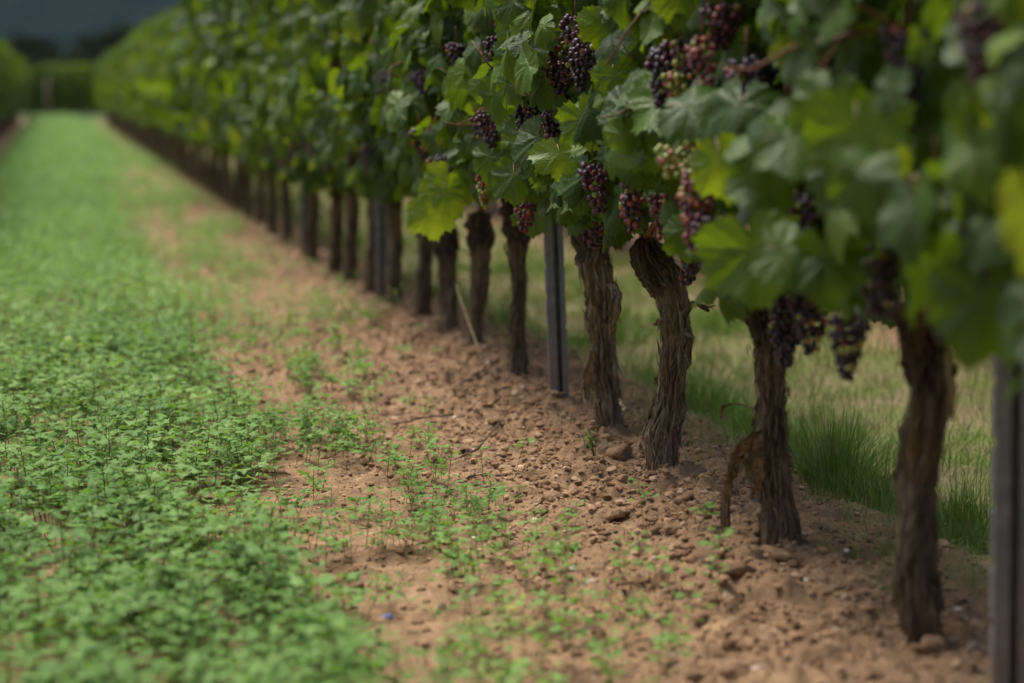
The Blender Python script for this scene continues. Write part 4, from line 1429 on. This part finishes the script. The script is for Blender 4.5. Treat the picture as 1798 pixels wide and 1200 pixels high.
# weed with thin stem
x0, y0, z0 = on_ground(1045, 815)
a = Acc()
for k in range(9):
    an = rs.uniform(0, 6.28)
    ln = rs.uniform(.4, 1)
    tip = np.array([math.cos(an) * .02 - .02, math.sin(an) * .03, .05 + .05 * ln])
    V, F = tube([(0, 0, -.01), tuple(tip * [.4, .4, .55]), tuple(tip)], [.0013, .001, .0006], 4)
    a.add(V, F, .4, None, 1)
    for q in range(10):
        t = rs.uniform(.35, 1)
        V0, F0 = small_leaf(7, 1)
        dv = np.array([rs.normal(), rs.normal(), .5])
        X_, T_, N_ = frames(np.array([[rs.normal(0, .4), rs.normal(0, .4), 1]]), dv[None])
        s = rs.uniform(.005, .010)
        a.add(tip * t + s * (V0[:, :1] * X_ * .5 + V0[:, 1:2] * T_ + V0[:, 2:] * N_), F0, rs.uniform(.2, .8), None, 0)
o = a.build('weed', [M['seedling'], M['stem']])
o.location = (x0, y0, z0)
tag(o, 'small wiry weed with many tiny leaves on the soil below the shaggy trunk', 'weed')

# ------------------------------------------------------------------ stones, clods, twigs, litter
def lump(rng, sub=2, rough=.35, flat=.65):
    V, F = ICO[sub]
    sd = rng.integers(0, 999)
    n = fbm(V[:, 0] * 1.3 + 7, V[:, 1] * 1.3, V[:, 2] * 1.3, int(sd), 3)
    W = V * (1 + rough * n)[:, None]
    # planed faces
    for _ in range(5):
        d = rng.normal(size=3)
        d /= np.linalg.norm(d)
        h = rng.uniform(.55, .85)
        k = W @ d
        W = W - np.clip(k - h, 0, None)[:, None] * d * .85
    return W * [1, rng.uniform(.7, 1.1), flat * rng.uniform(.8, 1.15)], F

rk = np.random.default_rng(21)
LV = [lump(rk, 2) for _ in range(14)] 
LS = [lump(rk, 1) for _ in range(8)]
acc = Acc()
for (vs, n, s0, s1, y0, y1) in ((LV, 11000, .004, .022, 3.7, 11.5), (LS, 34000, .0015, .0065, 3.7, 10), (LS, 4500, .007, .022, 10, 26)):
    x = np.where(rk.uniform(size=n) < .4, rk.uniform(.35, 2.0, n), np.clip(rk.normal(1.38, .28, n), .3, 2.25))
    y = rk.uniform(y0, y1, n)
    s = s0 + (s1 - s0) * rk.beta(1, 4.5, n)
    keep = rk.uniform(size=n) < np.where(x < .5, .75, 1)
    x, y, s = x[keep], y[keep], s[keep]
    z = ground(x, y) + s * .25
    vi = rk.integers(0, len(vs), len(x))
    an = rk.uniform(0, 6.28, len(x))
    # mostly soil-coloured, some pale
    tint = np.clip(rk.beta(2.4, 2.2, len(x)) * .92 + (rk.uniform(size=len(x)) < .05) * .3, 0, 1)
    for q, (V0, F0) in enumerate(vs):
        idx = np.nonzero(vi == q)[0]
        c, s_ = np.cos(an[idx])[:, None], np.sin(an[idx])[:, None]
        W = np.stack([V0[:, 0] * c - V0[:, 1] * s_, V0[:, 0] * s_ + V0[:, 1] * c, np.broadcast_to(V0[:, 2], (len(idx), len(V0)))], 2) * s[idx][:, None, None]
        W += np.stack([x, y, z], 1)[idx][:, None]
        k = len(V0)
        acc.add(W.reshape(-1, 3), (F0[None] + (np.arange(len(idx)) * k)[:, None, None]).reshape(-1, 3), np.repeat(tint[idx], k))
tag(acc.build('gravel', M['stone'], smooth=False), 'crumbs of earth and small stones strewn over the bare strip', 'gravel', kind='stuff')

def stone(px, py, s, tint, label, name='stone', cat='stone', group=None, sub=3, flat=.65, rough=.3, m='stone'):
    x, y, z = on_ground(px, py)
    V, F = lump(rk, sub, rough, flat)
    if sub == 3:
        V = V * (1 + .05 * fbm(V[:, 0] * 5, V[:, 1] * 5, V[:, 2] * 5, 4, 3))[:, None]
    o = make(name, V * s, F, M[m], attrs={'rnd': ('FLOAT', np.full(len(V), tint)), 'luv': ('FLOAT_VECTOR', np.zeros((len(V), 3)))}, smooth=(name == 'soil_clod'))
    o.location = (x, y, z + s * flat * .35)
    o.rotation_euler = (rk.normal(0, .2), rk.normal(0, .2), rk.uniform(0, 6.28))
    tag(o, label, cat, group)
stone(985, 830, .010, 1.0, 'small bright white stone on the soil, left of the big clod')
stone(1092, 808, .034, .42, 'large rounded brown clod of earth left of the foot of the crooked trunk', 'soil_clod', 'clod', rough=.5, m='soil')
stone(1150, 892, .017, .93, 'pale cream-orange stone on the slope below the crooked trunk')
stone(1198, 878, .019, .9, 'flat pale stone right of the cream-orange one')
stone(995, 845, .011, .84, 'small tan stone just below the white one')
stone(978, 851, .009, .88, 'small pale stone left of the tan one')
stone(1175, 840, .015, .72, 'reddish tan stone touching the foot of the crooked trunk')
stone(1208, 856, .013, .8, 'tan stone right of the foot of the crooked trunk')
stone(1190, 905, .022, .35, 'dark brown clod under the flat pale stone', 'soil_clod', 'clod', m='soil')
stone(1135, 856, .014, .88, 'pinkish stone below the big clod')
stone(1150, 1012, .009, .95, 'small whitish stone low on the slope')
stone(1268, 998, .008, 1, 'tiny white stone near the strip of hanging bark')
stone(1705, 1158, .016, .9, 'pale stone at the foot of the straight dark trunk, by the right-hand post')
stone(1370, 985, .045, .4, 'large crumbly mound of earth just below the reddish trunk', 'soil_clod', 'clod', flat=.45, m='soil', rough=.5)
stone(1640, 1165, .03, .4, 'clod of earth below the straight dark trunk', 'soil_clod', 'clod', m='soil')
GSn = 'stones and clods lying about the bare strip'
for q in range(46):
    x = rk.uniform(1.1, 1.62)
    y = rk.uniform(4.1, 8.6)
    s = rk.uniform(.010, .020)
    V, F = LV[int(rk.integers(0, len(LV)))]
    o = make('stone', V * s, F, M['stone'], attrs={'rnd': ('FLOAT', np.full(len(V), rk.uniform(.4, .9))), 'luv': ('FLOAT_VECTOR', np.zeros((len(V), 3)))}, smooth=False)
    o.location = (x, y, gz(x, y) + s * .15)
    o.rotation_euler = (rk.normal(0, .3), rk.normal(0, .3), rk.uniform(0, 6.28))
    tag(o, 'angular tan stone lying loose on the brown soil below the vines', 'stone', GSn)

for q in range(34):
    x = rk.uniform(1.0, 1.75)
    y = rk.uniform(3.9, 6.4) if q < 24 else rk.uniform(6.4, 10)
    s = rk.uniform(.016, .036)
    V, F = lump(rk, 3, .55, .6)
    V = V * (1 + .10 * fbm(V[:, 0] * 4, V[:, 1] * 4, V[:, 2] * 4, q, 4))[:, None]
    o = make('soil_clod', V * s, F, M['soil'], attrs={'rnd': ('FLOAT', np.full(len(V), .5)), 'luv': ('FLOAT_VECTOR', np.zeros((len(V), 3)))})
    o.location = (x, y, gz(x, y) + s * .1)
    o.rotation_euler = (rk.normal(0, .2), rk.normal(0, .2), rk.uniform(0, 6.28))
    tag(o, 'loose brown lump of dug earth on the raised strip along the trunks', 'clod', 'lumps of earth along the vine row')

def twig(pts, rad, label, fork=None):
    P = np.array([on_ground(a, b) for a, b in pts])
    tt = np.linspace(0, 1, 14)
    Q = np.stack([np.interp(tt, np.linspace(0, 1, len(P)), P[:, c]) for c in range(3)], 1)
    Q[:, 2] = np.interp(tt, [0, .5, 1], [P[0][2], max(P[:, 2]), P[-1][2]]) + rad * 1.2
    Q += rk.normal(0, rad * .35, Q.shape)
    o0 = Q[0].copy()
    a = Acc()
    V, F = tube(Q - o0, np.linspace(rad, rad * .55, 14) * (1 + .25 * np.sin(np.arange(14) * 2.3)), 7)
    a.add(V, F, .5)
    if fork:
        k = 8
        V, F = tube(np.array([Q[k], Q[k] + [.03, .03, .012], Q[k] + [.07, .05, .012]]) - o0, [rad * .6, rad * .5, rad * .3], 6)
        a.add(V, F, .5)
    o = a.build('twig', M['oldwood'])
    o.location = o0
    tag(o, label, 'twig')
twig([(740, 858), (780, 855), (815, 853), (850, 860)], .0045, 'dark twig lying level across the soil, lowest of the twigs', True)
twig([(800, 815), (845, 800), (870, 775), (890, 745)], .004, 'dark slender twig slanting up to the right across the soil')
twig([(808, 692), (830, 682), (852, 665)], .006, 'thick short dark twig on the stony soil before the slim trunk')
twig([(690, 755), (740, 757), (790, 750)], .004, 'blurred dark twig half hidden behind seedlings')
twig([(660, 815), (720, 815), (775, 822)], .003, 'thin twig among the seedlings below the dead leaves')
twig([(905, 880), (930, 865), (950, 850)], .0022, 'very thin dark twig on the bare soil right of the level twig')
twig([(930, 905), (960, 890), (985, 880)], .0018, 'thin reddish twig in the soil above the lone seedlings')
twig([(400, 835), (460, 833), (510, 838)], .003, 'long thin twig lying under the dense seedlings')
twig([(1010, 720 + 60), (1030, 792)], .002, 'short pale twig before the shaggy trunk')

def withered(px, py, s, m, label, n=4):
    x, y, z = on_ground(px, py)
    a = Acc()
    for q in range(n):
        nn = np.array([[rk.normal(0, .7), rk.normal(0, .7), 1]])
        tt = np.array([[rk.normal(), rk.normal(), .2]])
        b = Acc()
        put_leaves(b, TM, rk.normal(0, s * .35, (1, 3)) * [1, 1, .4] + [[0, 0, s * .5]], nn, tt, np.array([s]), np.array([.5]), rk, np.array([1.2]))
        a.add(b.V[0], b.F[0], .5)
    o = a.build('withered_leaf', M[m])
    o.location = (x, y, z)
    tag(o, label, 'dead leaf')
withered(815, 797, .020, 'deadleaf', 'crumpled dark brown dead leaves beside the slanting twig', 6)
withered(955, 775, .016, 'redleaf', 'small curled red dead leaf on the soil left of the shaggy trunk', 2)
withered(525, 935, .022, 'redleaf', 'reddish dead leaf at the edge of the dense seedlings', 2)
withered(635, 545, .022, 'redleaf', 'blurred red dead leaf on the far soil', 1)
withered(1532, 752, .018, 'redleaf', 'small red-brown dead leaf in the grass beyond the vines', 1)

x, y, z = on_ground(678, 1086)
a = Acc()
for q in range(3):
    b = np.array([(-.012 + .008 * q, 0, .004), (-.006 + .008 * q, .004, .010 + .002 * q), (.002 + .008 * q, 0, .006), (.008 + .006 * q, -.004, .004)])
    V, F = ribbon(b * .75, .006, (.2, 1, .4), False)
    a.add(V, F)
o = a.build('plastic_scrap', M['blue'])
o.location = (x, y, z)
tag(o, 'tiny crumpled scrap of bright blue plastic on the soil between seedlings', 'litter')

# ------------------------------------------------------------------ the air
hz, nt, p = mat('haze')
nt.nodes.remove(p)
pv = nt.nodes.new('ShaderNodeVolumePrincipled')
pv.inputs['Density'].default_value = HAZE
pv.inputs['Color'].default_value = (.36, .64, 1.0, 1)
pv.inputs['Anisotropy'].default_value = .2
L(nt, pv.outputs[0], nt.nodes['Material Output'].inputs['Volume'])
hv = np.array([(a, b, c) for a in (-3400, 3400) for b in (-300, 4300) for c in (-40, 640)], float)
hf = np.array([(0, 1, 3, 2), (4, 6, 7, 5), (0, 4, 5, 1), (2, 3, 7, 6), (0, 2, 6, 4), (1, 5, 7, 3)])
tag(make('haze', hv, hf, hz, smooth=False), kind='stuff')
